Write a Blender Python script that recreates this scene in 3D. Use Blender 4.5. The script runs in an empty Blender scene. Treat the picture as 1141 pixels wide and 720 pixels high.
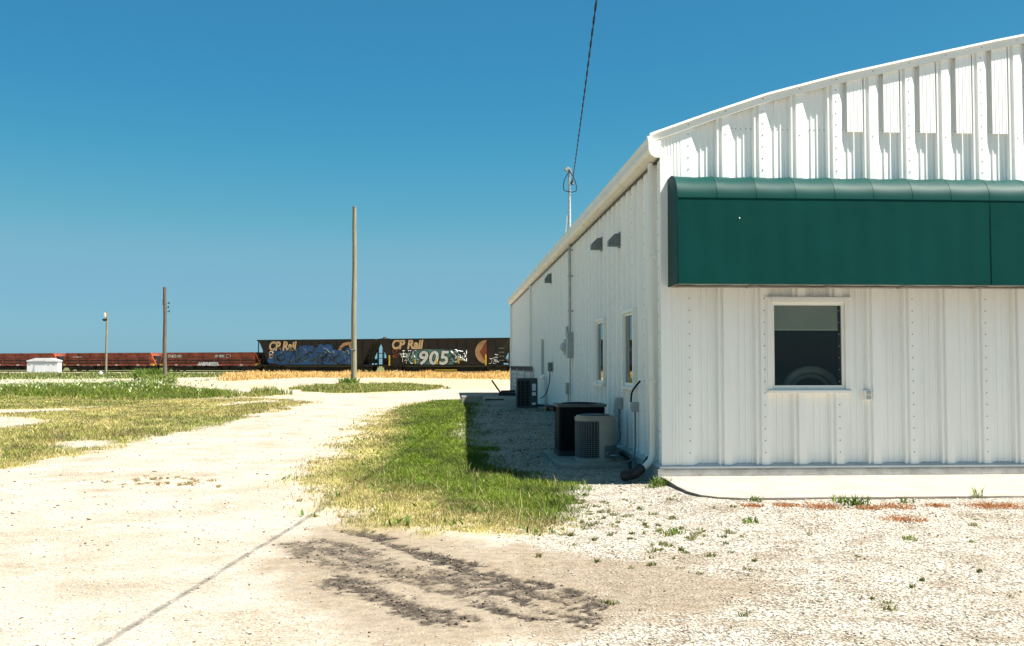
import bpy, bmesh, math, random
import numpy as np
from mathutils import Vector, Matrix, Quaternion
random.seed(7); rng = np.random.default_rng(11)
sc = bpy.context.scene
COL = sc.collection
PI = math.pi

# ------------------------------------------------------------------ camera geometry
FPX, CX, CY = 1150.0, 570.5, 360.0
PITCH = math.atan(47.5/FPX); YAW = math.atan(68.5/FPX)
CAM = Vector((0, 0, 1.45))
Fv = Vector((math.sin(YAW)*math.cos(PITCH), math.cos(YAW)*math.cos(PITCH), math.sin(PITCH)))
Rv = Vector((math.cos(YAW), -math.sin(YAW), 0)); Uv = Rv.cross(Fv)
def ray(px, py): return (Fv*FPX + Rv*(px-CX) + Uv*(CY-py))
def on_y(px, py, Y):
    d = ray(px, py); return CAM + d*(Y/d.y)
def on_x(px, py, X):
    d = ray(px, py); return CAM + d*(X/d.x)

# ------------------------------------------------------------------ noise + ground height
_perm = rng.random(4096)
def vnoise(x, y, seed=0):
    x = np.asarray(x, float); y = np.asarray(y, float)
    xi = np.floor(x).astype(np.int64); yi = np.floor(y).astype(np.int64)
    fx = x-xi; fy = y-yi
    fx = fx*fx*(3-2*fx); fy = fy*fy*(3-2*fy)
    def h(a, b): return _perm[((a*73856093) ^ (b*19349663) ^ (seed*83492791)) & 4095]
    return (h(xi, yi)*(1-fx)+h(xi+1, yi)*fx)*(1-fy) + (h(xi, yi+1)*(1-fx)+h(xi+1, yi+1)*fx)*fy
def fbm(x, y, seed=0, oct=4):
    s = 0; a = .5
    for i in range(oct):
        s = s + a*(vnoise(np.asarray(x)*2**i+i*17.3, np.asarray(y)*2**i-i*9.1, seed+i)-.5); a *= .5
    return s*2
def ss(t): t = np.clip(t, 0, 1); return t*t*(3-2*t)

TE = Vector((.9285, -.3714, 0)); TP0 = Vector((8.2, 138.0, 0)); TN = Vector((-.3714, -.9285, 0))
def gh0(x, y):
    x = np.asarray(x, float); y = np.asarray(y, float)
    z = -.1 + .3*ss((y-14)/16.)
    d = (x-TP0.x+1.5*TN.x)*TN.x + (y-TP0.y+1.5*TN.y)*TN.y       # metres in front of the track centre
    z = z + .27*ss((9-np.abs(d))/6.)
    z = z + .078*ss((x-2.2)/.8)*ss((y-9.5)/1.6)*ss((14-y)/1.5)
    return z
def G0(px, py):
    d = ray(px, py); z = 0.0
    for _ in range(40):
        t = (z-CAM.z)/d.z; p = CAM + d*t
        zn = float(gh0(p.x, p.y))
        z = .5*z+.5*zn
    return (p.x, p.y)

# ------------------------------------------------------------------ ground masks (in world metres)
def gpoly(pts): return np.array([G0(*p) for p in pts])
ISLAND = gpoly([(526,446),(490,447),(452,452),(425,464),(398,480),(372,503),(352,530),(352,552),(372,568),(420,582),(470,592),(530,594),(590,590),(632,578),(640,563),(618,546),(588,538),(565,528),(545,515),(528,500),(516,488),(514,476),(520,460)])
FIELD = gpoly([(-160,560),(-60,536),(0,523),(60,512),(100,505),(160,492),(200,482),(262,468),(310,457),(345,448),(310,445),(262,444),(225,445),(170,446),(80,443),(0,442),(-200,446)])
BAND = gpoly([(-150,428),(0,427.5),(60,426),(120,427),(180,430),(240,436),(262,442),(225,444),(170,446),(80,443),(0,442),(-200,446)])
BARE = [gpoly(p) for p in ([(-40,456),(40,456),(95,453.5),(120,452.5),(60,458),(20,461),(-40,461)], [(-40,464),(20,464),(50,467),(30,476),(-10,479),(-40,480)], [(60,496),(90,490),(132,491),(134,495),(90,501),(62,503)], [(238,452),(262,448),(300,446),(330,448),(300,449.5),(262,452)])]
PATCH = gpoly([(330,433),(360,430),(395,428.5),(440,429.5),(490,431.5),(470,434.5),(420,438),(370,438),(340,436)])
PATCH2 = gpoly([(262,441),(280,438.5),(302,438),(300,441),(275,443)])
DIRT = gpoly([(290,615),(340,590),(400,572),(470,594),(560,606),(700,625),(860,648),(800,672),(720,690),(600,705),(520,718),(430,722),(350,700),(300,660)])
CHURN = gpoly([(325,606),(400,586),(470,612),(560,640),(655,660),(640,690),(560,676),(515,694),(450,684),(380,655)])
STRIP = gpoly([(255,424.5),(330,421),(420,421),(570,423),(640,423),(640,412),(270,412)])
LSTRIP = gpoly([(-150,423.5),(0,423),(140,422),(262,420),(280,417),(-150,418)])
def inside(x, y, poly):
    c = np.zeros(x.shape, bool); n = len(poly)
    for i in range(n):
        x0, y0 = poly[i]; x1, y1 = poly[(i+1) % n]
        if y0 == y1: continue
        c ^= ((y0 > y) != (y1 > y)) & (x < (x1-x0)*(y-y0)/(y1-y0)+x0)
    return c
def segdist(x, y, a, b):
    dx, dy = b[0]-a[0], b[1]-a[1]; L = dx*dx+dy*dy+1e-9
    t = np.clip(((x-a[0])*dx+(y-a[1])*dy)/L, 0, 1)
    return np.hypot(x-a[0]-t*dx, y-a[1]-t*dy)
def sd(x, y, poly):
    d = np.full(x.shape, 1e9)
    for i in range(len(poly)): d = np.minimum(d, segdist(x, y, poly[i], poly[(i+1) % len(poly)]))
    return np.where(inside(x, y, poly), d, -d)
def line_d(x, y, pts):
    d = np.full(x.shape, 1e9)
    for a, b in zip(pts[:-1], pts[1:]): d = np.minimum(d, segdist(x, y, a, b))
    return d
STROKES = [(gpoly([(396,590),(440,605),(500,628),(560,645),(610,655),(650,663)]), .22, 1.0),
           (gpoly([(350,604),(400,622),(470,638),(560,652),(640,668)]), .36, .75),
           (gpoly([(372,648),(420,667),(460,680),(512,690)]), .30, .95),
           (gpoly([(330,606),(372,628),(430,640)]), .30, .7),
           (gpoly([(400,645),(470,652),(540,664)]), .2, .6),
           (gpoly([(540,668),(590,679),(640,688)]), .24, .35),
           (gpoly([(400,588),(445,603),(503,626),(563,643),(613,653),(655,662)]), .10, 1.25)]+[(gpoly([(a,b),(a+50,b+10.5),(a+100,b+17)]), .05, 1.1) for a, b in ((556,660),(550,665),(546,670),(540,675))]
def masks(x, y):
    x = np.asarray(x, float); y = np.asarray(y, float)
    n1 = fbm(x*1.3, y*1.3, 3); n2 = fbm(x*5, y*5, 9); nb = fbm(x*.35, y*.2, 21); nl = fbm(x*.8, y*.25, 23)
    gi = ss((sd(x, y, ISLAND)+.55*n1+.5*n2+.3*fbm(x*13, y*13, 13))/1.4+.42)
    fi = sd(x, y, FIELD)
    w = np.clip(y/32., .45, 2.5)
    gf = ss((fi+w*(.9*n1+.7*n2))/(w*.9)+.5)
    for b in BARE: gf = gf*(1-.95*ss((sd(x, y, b)+w*.6*n1)/(w*.8)+.5))
    gb = ss((sd(x, y, BAND)+2*n1)/2.+.5)
    gp = np.maximum(ss((sd(x, y, PATCH)+2*n1)/2.+.5), ss((sd(x, y, PATCH2)+2*n1)/2.+.5))
    gs = np.maximum(ss((sd(x, y, STRIP)+3*n1)/3.+.5), ss((sd(x, y, LSTRIP)+3*n1)/3+.5))
    far = ss((fbm(x*.09, y*.05, 71)+.5*n1*.4+.02)*6)*ss((y-40)/12)*.38
    beyond = ss(-((x-TP0.x)*TN.x+(y-TP0.y)*TN.y-1.)/3.)
    grass = np.max([gi, gf, gb, gp, gs, far, beyond], axis=0)
    # dryness: yellow along the road edge of the island and over most of the field
    left = np.interp(y, [9, 10.5, 14.5, 20, 30, 40], [2.2, .2, -1.9, -1.85, -1.6, -1.2])
    dry_i = ss(1-(x-left-.1)/1.15+.75*nl+.3*n2-.12)
    dry_f = np.clip(.62+.9*nb+.5*n1, 0, 1)
    dry = np.where(gi > .05, dry_i, np.where(gb > .4, .12+.3*np.clip(n1+.1, 0, 1), dry_f))
    dry = np.where(((gs > .2) & (x > -30)) | (far > .2), 1., dry)
    dry = np.where(beyond > .3, .1, dry)
    dirt = ss((sd(x, y, DIRT)+.35*n1+.2*n2)/.5+.5)*.85
    streak = ss((fbm(x*.35, y*2.2, 31)+.12)*3)*ss((9.2-y)/2.)*ss((x-.4)/1.0)*.55
    dirt = np.maximum(dirt, streak)
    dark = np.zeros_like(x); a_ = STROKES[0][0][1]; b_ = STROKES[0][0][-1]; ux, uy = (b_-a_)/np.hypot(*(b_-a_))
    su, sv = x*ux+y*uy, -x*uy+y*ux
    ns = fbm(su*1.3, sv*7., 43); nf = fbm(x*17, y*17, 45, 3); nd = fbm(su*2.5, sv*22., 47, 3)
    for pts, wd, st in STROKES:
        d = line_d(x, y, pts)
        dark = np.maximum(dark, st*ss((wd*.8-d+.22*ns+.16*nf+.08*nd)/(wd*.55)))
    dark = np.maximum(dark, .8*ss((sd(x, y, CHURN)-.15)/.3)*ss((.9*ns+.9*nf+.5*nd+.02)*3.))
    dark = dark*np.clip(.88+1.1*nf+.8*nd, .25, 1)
    road = ss((1.2-np.abs(n1))*1.)*0
    # coarse gravel in the yard beside the building and right foreground; fine packed dust on the drive
    coarse = ss((x+.2+.6*n1)/1.6)*ss((40-y)/4)
    coarse = np.maximum(coarse*.9, .25)
    return dict(grass=grass, dry=np.clip(dry, 0, 1), dirt=dirt, dark=dark, coarse=coarse, gi=gi, gf=gf, gb=gb, gp=gp, gs=gs)
def gh(x, y):
    x = np.asarray(x, float); y = np.asarray(y, float)
    z = gh0(x, y)
    near = ss((40-y)/25.)
    z = z + near*(.018*fbm(x*.9, y*.9, 51)+.008*fbm(x*4, y*4, 52))
    z = z - .012*ss((.5-np.hypot(0, 0)))*0
    return z
def Gp(px, py):
    x, y = G0(px, py); return Vector((x, y, float(gh(x, y))))

# ------------------------------------------------------------------ mesh helper
class MB:
    def __init__(s): s.v = []; s.f = []; s.m = []; s.mi = 0
    def add(s, vs, fs):
        o = len(s.v); s.v += [tuple(p) for p in vs]
        for f in fs: s.f.append(tuple(i+o for i in f)); s.m.append(s.mi)
        return s
    def box(s, x0, x1, y0, y1, z0, z1, bev=0):
        if bev <= 0:
            vs = [(x, y, z) for z in (z0, z1) for y in (y0, y1) for x in (x0, x1)]
            return s.add(vs, [(0,2,3,1),(4,5,7,6),(0,1,5,4),(2,6,7,3),(0,4,6,2),(1,3,7,5)])
        bm = bmesh.new(); bmesh.ops.create_cube(bm, size=1)
        for v in bm.verts: v.co = Vector(((x0+x1)/2+v.co.x*(x1-x0), (y0+y1)/2+v.co.y*(y1-y0), (z0+z1)/2+v.co.z*(z1-z0)))
        bmesh.ops.bevel(bm, geom=bm.edges[:], offset=bev, segments=2, affect='EDGES', profile=.5)
        bm.verts.index_update()
        s.add([v.co for v in bm.verts], [[v.index for v in f.verts] for f in bm.faces]); bm.free(); return s
    def bar(s, a, b, w, h=None, up=(0,0,1)):
        a = Vector(a); b = Vector(b); h = h or w; d = (b-a).normalized(); up = Vector(up)
        if abs(d.dot(up)) > .98: up = Vector((1,0,0)) if abs(d.x) < .9 else Vector((0,1,0))
        r = d.cross(up).normalized(); u = r.cross(d)
        vs = [p+r*(i*w/2)+u*(j*h/2) for p in (a, b) for i, j in ((-1,-1),(1,-1),(1,1),(-1,1))]
        return s.add(vs, [(3,2,1,0),(4,5,6,7),(0,1,5,4),(1,2,6,5),(2,3,7,6),(3,0,4,7)])
    def tube(s, pts, r, n=8, cap=True):
        pts = [Vector(p) for p in pts]; rs = r if isinstance(r, (list, tuple)) else [r]*len(pts)
        t0 = (pts[1]-pts[0]).normalized(); up = Vector((0,0,1)) if abs(t0.z) < .9 else Vector((1,0,0))
        nrm = (up-t0*up.dot(t0)).normalized(); vs = []
        for i, p in enumerate(pts):
            t = (pts[min(i+1, len(pts)-1)]-pts[max(i-1, 0)]).normalized()
            nrm = (nrm-t*nrm.dot(t)).normalized(); b = t.cross(nrm)
            for k in range(n):
                a = 2*PI*k/n; vs.append(p+(nrm*math.cos(a)+b*math.sin(a))*rs[i])
        fs = [(i*n+k, i*n+(k+1) % n, (i+1)*n+(k+1) % n, (i+1)*n+k) for i in range(len(pts)-1) for k in range(n)]
        if cap: fs += [tuple(range(n-1, -1, -1)), tuple((len(pts)-1)*n+k for k in range(n))]
        return s.add(vs, fs)
    def prism(s, poly, axis, a, b):
        """poly of 2-D points extruded along axis ('x','y','z') from a to b"""
        def P(p, t): return {'x': (t, p[0], p[1]), 'y': (p[0], t, p[1]), 'z': (p[0], p[1], t)}[axis]
        n = len(poly); vs = [P(p, a) for p in poly]+[P(p, b) for p in poly]
        fs = [tuple(range(n)), tuple(range(2*n-1, n-1, -1))]+[(i, i+n, (i+1) % n+n, (i+1) % n) for i in range(n)]
        return s.add(vs, fs)
    def sheet(s, rows):
        n = len(rows[0]); vs = [p for r in rows for p in r]
        return s.add(vs, [(i*n+k, i*n+k+1, (i+1)*n+k+1, (i+1)*n+k) for i in range(len(rows)-1) for k in range(n-1)])
    def build(s, name, mats, parent=None, org=None, smooth=False, recalc=True):
        o = Vector(org) if org is not None else Vector((0,0,0))
        me = bpy.data.meshes.new(name)
        me.from_pydata([(p[0]-o.x, p[1]-o.y, p[2]-o.z) for p in s.v], [], s.f)
        if not isinstance(mats, (list, tuple)): mats = [mats]
        for m in mats: me.materials.append(m)
        if len(mats) > 1: me.polygons.foreach_set('material_index', s.m)
        if recalc:
            bm = bmesh.new(); bm.from_mesh(me); bmesh.ops.recalc_face_normals(bm, faces=bm.faces[:]); bm.to_mesh(me); bm.free()
        if smooth:
            me.polygons.foreach_set('use_smooth', [True]*len(me.polygons))
            if smooth != 'all': me.set_sharp_from_angle(angle=math.radians(35))
        ob = bpy.data.objects.new(name, me); COL.objects.link(ob)
        if parent is not None: ob.parent = parent
        return ob
def tag(o, label=None, cat=None, group=None, kind=None):
    if label: o['label'] = label
    if cat: o['category'] = cat
    if group: o['group'] = group
    if kind: o['kind'] = kind
    return o
def thing(name, loc, label, cat, rz=0, group=None):
    o = bpy.data.objects.new(name, None); COL.objects.link(o); o.location = loc; o.rotation_euler = (0,0,rz)
    o.empty_display_size = .2
    return tag(o, label, cat, group)
def copy_tree(o, parent=None):
    c = o.copy(); COL.objects.link(c)
    if parent is not None: c.parent = parent
    for ch in list(o.children): copy_tree(ch, c)
    return c

# ------------------------------------------------------------------ materials
def mat(name, col, rough=.6, metal=0., var=.12, scale=3., bump=0., bscale=60., streak=None, stretch=(1,1,1), spec=.5, two=None):
    m = bpy.data.materials.new(name); m.use_nodes = True; nt = m.node_tree; N = nt.nodes; L = nt.links
    b = N['Principled BSDF']; b.inputs['Roughness'].default_value = rough; b.inputs['Metallic'].default_value = metal
    b.inputs['Specular IOR Level'].default_value = spec
    tc = N.new('ShaderNodeTexCoord'); mp = N.new('ShaderNodeMapping'); mp.inputs['Scale'].default_value = stretch
    L.new(tc.outputs['Object'], mp.inputs['Vector'])
    nz = N.new('ShaderNodeTexNoise'); nz.inputs['Scale'].default_value = scale; nz.inputs['Detail'].default_value = 6; nz.inputs['Roughness'].default_value = .62
    L.new(mp.outputs[0], nz.inputs['Vector'])
    rp = N.new('ShaderNodeValToRGB'); c2 = two or tuple(c*(1-2*var) for c in col)
    rp.color_ramp.elements[0].position = .3; rp.color_ramp.elements[1].position = .62
    rp.color_ramp.elements[0].color = (*c2, 1); rp.color_ramp.elements[1].color = (*col, 1)
    L.new(nz.outputs['Fac'], rp.inputs['Fac']); L.new(rp.outputs[0], b.inputs['Base Color'])
    if bump:
        n2 = N.new('ShaderNodeTexNoise'); n2.inputs['Scale'].default_value = bscale; n2.inputs['Detail'].default_value = 4
        L.new(mp.outputs[0], n2.inputs['Vector'])
        bp = N.new('ShaderNodeBump'); bp.inputs['Strength'].default_value = bump; bp.inputs['Distance'].default_value = .02
        L.new(n2.outputs['Fac'], bp.inputs['Height']); L.new(bp.outputs[0], b.inputs['Normal'])
    return m
M = {}
M['white'] = mat('white_painted_metal', (.87,.86,.82), .42, 0, .05, 1.6, .04, 3, stretch=(2.5,2.5,.35), two=(.82,.805,.76))
M['trim'] = mat('white_trim_paint', (.84,.815,.75), .4, 0, .04, 2.)
M['gutter'] = mat('cream_gutter_paint', (.78,.72,.62), .4, 0, .06, 2.)
M['screw'] = mat('screw_steel', (.25,.25,.25), .4, .6, .1)
M['found'] = mat('foundation_concrete', (.34,.34,.32), .9, 0, .2, 5., .3, 40)
M['flash'] = mat('flashing', (.45,.5,.52), .45, .2, .1)
M['slab'] = mat('slab_concrete', (.32,.285,.238), .9, 0, .10, 2.2, .15, 90, two=(.26,.23,.185))
M['slabe'] = mat('shaded_slab_edge', (.16,.14,.115), .95, 0, .25, 6.)  # darker slab concrete, edge shadow painted into the colour of the sides
M['vinyl'] = mat('green_vinyl', (.0001,.043,.037), .5, 0, .08, 1.2, .04, 8, spec=.10)
M['vinylf'] = M['vinyl']
M['vinyls'] = M['vinyl']
M['pipe'] = mat('frame_pipe', (.30,.28,.25), .5, .4, .15)
M['zinc'] = mat('galvanised_steel', (.42,.44,.44), .42, .55, .12, 8.)
M['greybox'] = mat('grey_box_paint', (.40,.42,.41), .5, 0, .12, 8.)
M['hood'] = mat('weathered_vent_metal', (.17,.20,.20), .5, .3, .15, 8.)
M['blackpl'] = mat('black_plastic', (.018,.018,.02), .5, 0, .15)
M['acgrey'] = mat('grey_enamel', (.37,.32,.26), .5, 0, .08, 4.)
M['acblack'] = mat('black_enamel', (.006,.006,.006), .6, 0, .2, spec=.15)
M['acdark'] = mat('dark_coil_fins', (.03,.032,.034), .6, .2, .2, 40.)
M['wire'] = mat('coated_wire', (.17,.18,.19), .45, .2, .1)
M['acnavy'] = mat('charcoal_enamel', (.045,.05,.058), .45, 0, .1)
M['sticker'] = mat('white_sticker', (.7,.7,.7), .5, 0, .04)
M['lidgrey'] = mat('weathered_lid', (.12,.115,.105), .6, .1, .2, 10)
M['pad'] = mat('pad_concrete', (.33,.29,.24), .9, 0, .2, 6., .2, 60)
M['blind'] = mat('roller_blind_cloth', (.62,.62,.56), .8, 0, .05)
M['dim'] = mat('dim_reflection_tone', (.42,.42,.36), .7, 0, .15)
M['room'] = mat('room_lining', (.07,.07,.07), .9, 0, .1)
M['rubber'] = mat('cable_rubber', (.008,.009,.013), .7, 0, .1, spec=.15)
M['wood'] = mat('weathered_pole_wood', (.23,.215,.145), .9, 0, .2, 2., .5, 12, stretch=(6,6,.5), two=(.13,.12,.08))
M['woodd'] = mat('dark_pole_wood', (.12,.095,.07), .9, 0, .2, 2., .5, 12, stretch=(6,6,.5), two=(.06,.047,.036))
M['red'] = mat('oxide_red_steel', (.36,.085,.045), .75, .1, .2, .7, .15, 6, stretch=(1,1,2.2), two=(.07,.02,.014))
M['red2'] = mat('faded_red_steel', (.27,.085,.05), .75, .1, .2, .8, two=(.12,.035,.022))
M['orange'] = mat('orange_brace_paint', (.50,.10,.03), .6, 0, .2, 2.)
M['yellow'] = mat('yellow_reflector', (.72,.45,.03), .5, 0, .1, 2.)
M['black'] = mat('grimy_black_steel', (.012,.011,.011), .7, .1, .2, 1.)
M['hopper'] = mat('dark_brown_hopper', (.030,.017,.014), .65, .1, .2, .7, two=(.010,.008,.009))
M['tan'] = mat('tan_lettering', (.70,.47,.29), .7, 0, .12, 3.)
M['mark'] = mat('tan_circle_paint', (.52,.29,.16), .7, 0, .2, 1.5)
M['markd'] = mat('brown_triangle_paint', (.25,.06,.03), .7, 0, .2, 1.5)
M['gblue'] = mat('blue_spray_paint', (.02,.10,.32), .6, 0, .3, .9, two=(.010,.045,.16))
M['gteal'] = mat('teal_spray_paint', (.10,.24,.25), .6, 0, .3, 1.2, two=(.025,.06,.07))
M['gwhite'] = mat('silver_spray_paint', (.74,.75,.78), .5, 0, .15, 1.5, two=(.52,.53,.56))
M['gline'] = mat('black_spray_outline', (.006,.006,.012), .6, 0, .1)
M['golive'] = mat('olive_spray_paint', (.12,.12,.07), .6, 0, .2)
M['wtext'] = mat('faded_white_lettering', (.60,.54,.48), .7, 0, .2)
M['hut'] = mat('white_hut_panel', (.50,.51,.52), .5, 0, .05, 1.)
M['hutd'] = mat('grey_hut_trim', (.33,.36,.40), .5, 0, .1, 1.)
M['rail'] = mat('rusty_rail', (.12,.07,.05), .6, .5, .2)
M['ballast'] = mat('dark_ballast', (.10,.085,.07), .95, 0, .3, 2.)
M['tie'] = mat('tie_wood', (.07,.055,.045), .9, 0, .2)
M['bag'] = mat('white_bag', (.75,.75,.75), .6, 0, .1)
M['lens'] = mat('lamp_lens', (.6,.6,.55), .25, 0, .05)

def glass(name, tint=(.9,.95,.93), ior=1.5, boost=0.):
    m = bpy.data.materials.new(name); m.use_nodes = True; nt = m.node_tree; N = nt.nodes; L = nt.links
    N.remove(N['Principled BSDF']); out = N['Material Output']
    t = N.new('ShaderNodeBsdfTransparent'); t.inputs[0].default_value = (*tint, 1)
    g = N.new('ShaderNodeBsdfGlossy'); g.inputs['Roughness'].default_value = .012; g.inputs[0].default_value = (.95,.97,.97,1)
    fr = N.new('ShaderNodeFresnel'); fr.inputs[0].default_value = ior
    mx = N.new('ShaderNodeMixShader'); L.new(fr.outputs[0], mx.inputs[0]); L.new(t.outputs[0], mx.inputs[1]); L.new(g.outputs[0], mx.inputs[2])
    L.new(mx.outputs[0], out.inputs[0]); return m
M['glass'] = glass('window_glass', (.78,.80,.77), 1.33)
M['glass2'] = glass('coated_window_glass', (.35,.40,.40), 2.1)

def vcol_mat(name, rough=.7, trans=.0, spec=.3):
    m = bpy.data.materials.new(name); m.use_nodes = True; nt = m.node_tree; N = nt.nodes; L = nt.links
    b = N['Principled BSDF']; b.inputs['Roughness'].default_value = rough; b.inputs['Specular IOR Level'].default_value = spec
    a = N.new('ShaderNodeAttribute'); a.attribute_name = 'tone'; L.new(a.outputs['Color'], b.inputs['Base Color'])
    if trans:
        out = N['Material Output']; t = N.new('ShaderNodeBsdfTranslucent'); L.new(a.outputs['Color'], t.inputs[0])
        mx = N.new('ShaderNodeMixShader'); mx.inputs[0].default_value = trans
        L.new(b.outputs[0], mx.inputs[1]); L.new(t.outputs[0], mx.inputs[2]); L.new(mx.outputs[0], out.inputs[0])
    return m
M['blade'] = vcol_mat('grass_blade', .6, .3)
M['stone'] = vcol_mat('limestone_chip', .9, 0)

def fast_mesh(name, V, T, col, m, kind='stuff', parent=None):
    me = bpy.data.meshes.new(name); nv, nt_ = len(V), len(T)
    me.vertices.add(nv); me.vertices.foreach_set('co', np.asarray(V, np.float32).ravel())
    me.loops.add(nt_*3); me.loops.foreach_set('vertex_index', np.asarray(T, np.int32).ravel())
    me.polygons.add(nt_); me.polygons.foreach_set('loop_start', np.arange(0, nt_*3, 3, dtype=np.int32))
    at = me.attributes.new('tone', 'FLOAT_COLOR', 'POINT')
    at.data.foreach_set('color', np.c_[col, np.ones(nv)].astype(np.float32).ravel())
    me.update(calc_edges=True); me.validate(); me.materials.append(m)
    o = bpy.data.objects.new(name, me); COL.objects.link(o)
    if kind: o['kind'] = kind
    if parent is not None: o.parent = parent
    return o
def blade_arrays(P, H, W, C, lean=.45):
    n = len(P); a = rng.random(n)*2*PI; dr = np.c_[np.cos(a), np.sin(a), np.zeros(n)]
    b = rng.random(n)*2*PI; ld = np.c_[np.cos(b), np.sin(b), np.zeros(n)]*(lean*rng.random(n)*H)[:, None]
    up = np.c_[np.zeros(n), np.zeros(n), H]
    w = dr*(W/2)[:, None]
    v = np.stack([P-w, P+w, P+up*.55+ld*.35-w*.8, P+up*.55+ld*.35+w*.8, P+up+ld], 1).reshape(-1, 3)
    i = (np.arange(n)*5)[:, None]
    t = np.concatenate([i+np.array([[0,1,3]]), i+np.array([[0,3,2]]), i+np.array([[2,3,4]])], 1).reshape(-1, 3)
    c = np.repeat(C, 5, 0)
    return v, t, c

# ------------------------------------------------------------------ ground
def build_ground():
    ys = [-40., -25, -15, -9, -5, -2, 0, 1.5, 2.6]
    y = 3.2
    while y < 3500: ys.append(y); y *= 1.0065 if 5.5 < y < 11.5 else 1.0105 if y < 60 else (1.02 if y < 400 else 1.3)
    xs = list(np.arange(-5, 8.01, .04)); s = .06; x = 8.06
    while x < 4000: xs.append(x); x += s; s *= 1.045
    s = .06; x = -5.05
    while x > -4000: xs.append(x); x -= s; s *= 1.035
    xs = np.array(sorted(xs)); ys = np.array(ys)
    X, Y = np.meshgrid(xs, ys); nx, ny = len(xs), len(ys)
    x = X.ravel(); y = Y.ravel()
    mk = masks(x, y)
    z = gh(x, y)+.02*mk['gi']*(y < 40) - .010*mk['dark']
    # little ridges across the churned tyre marks
    z = z + .005*mk['dirt']*fbm(x*9, y*9, 7)*(y < 14)
    me = bpy.data.meshes.new('gravel_ground'); nv = nx*ny
    me.vertices.add(nv); me.vertices.foreach_set('co', np.c_[x, y, z].astype(np.float32).ravel())
    i = np.arange(nv).reshape(ny, nx); q = np.stack([i[:-1, :-1], i[:-1, 1:], i[1:, 1:], i[1:, :-1]], -1).reshape(-1, 4)
    me.loops.add(q.size); me.loops.foreach_set('vertex_index', q.astype(np.int32).ravel())
    me.polygons.add(len(q)); me.polygons.foreach_set('loop_start', np.arange(0, q.size, 4, dtype=np.int32))
    a1 = me.attributes.new('cover', 'FLOAT_COLOR', 'POINT'); a1.data.foreach_set('color', np.c_[mk['grass'], mk['dry'], mk['dirt'], mk['dark']].astype(np.float32).ravel())
    a2 = me.attributes.new('coarse', 'FLOAT', 'POINT'); a2.data.foreach_set('value', mk['coarse'].astype(np.float32))
    me.update(calc_edges=True)
    me.polygons.foreach_set('use_smooth', [True]*len(me.polygons))
    m = bpy.data.materials.new('limestone_gravel'); m.use_nodes = True; nt = m.node_tree; N = nt.nodes; L = nt.links
    b = N['Principled BSDF']; b.inputs['Roughness'].default_value = .95; b.inputs['Specular IOR Level'].default_value = .15
    tc = N.new('ShaderNodeTexCoord'); at = N.new('ShaderNodeAttribute'); at.attribute_name = 'cover'
    sp = N.new('ShaderNodeSeparateColor'); L.new(at.outputs['Color'], sp.inputs[0])
    ac = N.new('ShaderNodeAttribute'); ac.attribute_name = 'coarse'
    def noise(sc_, det=5, rough=.6):
        n = N.new('ShaderNodeTexNoise'); n.inputs['Scale'].default_value = sc_; n.inputs['Detail'].default_value = det; n.inputs['Roughness'].default_value = rough
        L.new(tc.outputs['Object'], n.inputs['Vector']); return n
    def ramp(src, stops):
        r = N.new('ShaderNodeValToRGB'); e = r.color_ramp.elements
        while len(e) < len(stops): e.new(.5)
        for k, (p, c) in enumerate(stops): e[k].position = p; e[k].color = (*c, 1)
        L.new(src, r.inputs['Fac']); return r.outputs[0]
    def mix(f, a, c, mode='MIX'):
        n = N.new('ShaderNodeMix'); n.data_type = 'RGBA'; n.blend_type = mode
        if isinstance(f, float): n.inputs[0].default_value = f
        else: L.new(f, n.inputs[0])
        L.new(a, n.inputs[6])
        if isinstance(c, tuple): n.inputs[7].default_value = (*c, 1)
        else: L.new(c, n.inputs[7])
        return n.outputs[2]
    def math_(op, a, c):
        n = N.new('ShaderNodeMath'); n.operation = op
        for k, q_ in enumerate((a, c)):
            if isinstance(q_, (int, float)): n.inputs[k].default_value = q_
            else: L.new(q_, n.inputs[k])
        return n.outputs[0]
    # packed dust
    dust = ramp(noise(1.1, 8, .7).outputs['Fac'], [(.28,(.27,.222,.163)), (.45,(.355,.31,.248)), (.72,(.42,.382,.322))])
    speck = ramp(noise(55, 3, .7).outputs['Fac'], [(.36,(.36,.32,.27)), (.47,(.97,.97,.97)), (.62,(1.0,1.0,1.0))])
    dust = mix(.75, dust, speck, 'MULTIPLY')
    blot = ramp(noise(.55, 7, .72).outputs['Fac'], [(.34,(.80,.73,.63)), (.52,(1,1,1))])
    dust = mix(.8, dust, blot, 'MULTIPLY')
    # coarse chips
    vo = N.new('ShaderNodeTexVoronoi'); vo.inputs['Scale'].default_value = 46; L.new(tc.outputs['Object'], vo.inputs['Vector'])
    sv = N.new('ShaderNodeSeparateColor'); L.new(vo.outputs['Color'], sv.inputs[0])
    chip = ramp(sv.outputs[0], [(0.,(.17,.15,.12)), (.2,(.35,.315,.26)), (.6,(.45,.415,.355)), (1.,(.56,.53,.475))])
    gap = ramp(vo.outputs['Distance'], [(.0,(1,1,1)), (.45,(.95,.95,.95)), (.75,(.22,.20,.17))])
    chip = mix(1., chip, gap, 'MULTIPLY')
    yard = ramp(noise(2.3, 6, .7).outputs['Fac'], [(.36,(.55,.48,.40)), (.52,(1,1,1))])
    chip = mix(.8, chip, yard, 'MULTIPLY')
    base = mix(ac.outputs['Fac'], dust, chip)
    dirtc = ramp(noise(9, 6, .7).outputs['Fac'], [(.3,(.125,.092,.060)), (.55,(.215,.168,.115)), (.75,(.30,.245,.18))])
    base = mix(math_('MULTIPLY', sp.outputs[2], .9), base, dirtc)
    darkc = ramp(noise(38, 6, .7).outputs['Fac'], [(.33,(.018,.014,.011)), (.52,(.05,.04,.03)), (.72,(.14,.115,.088))])
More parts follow.
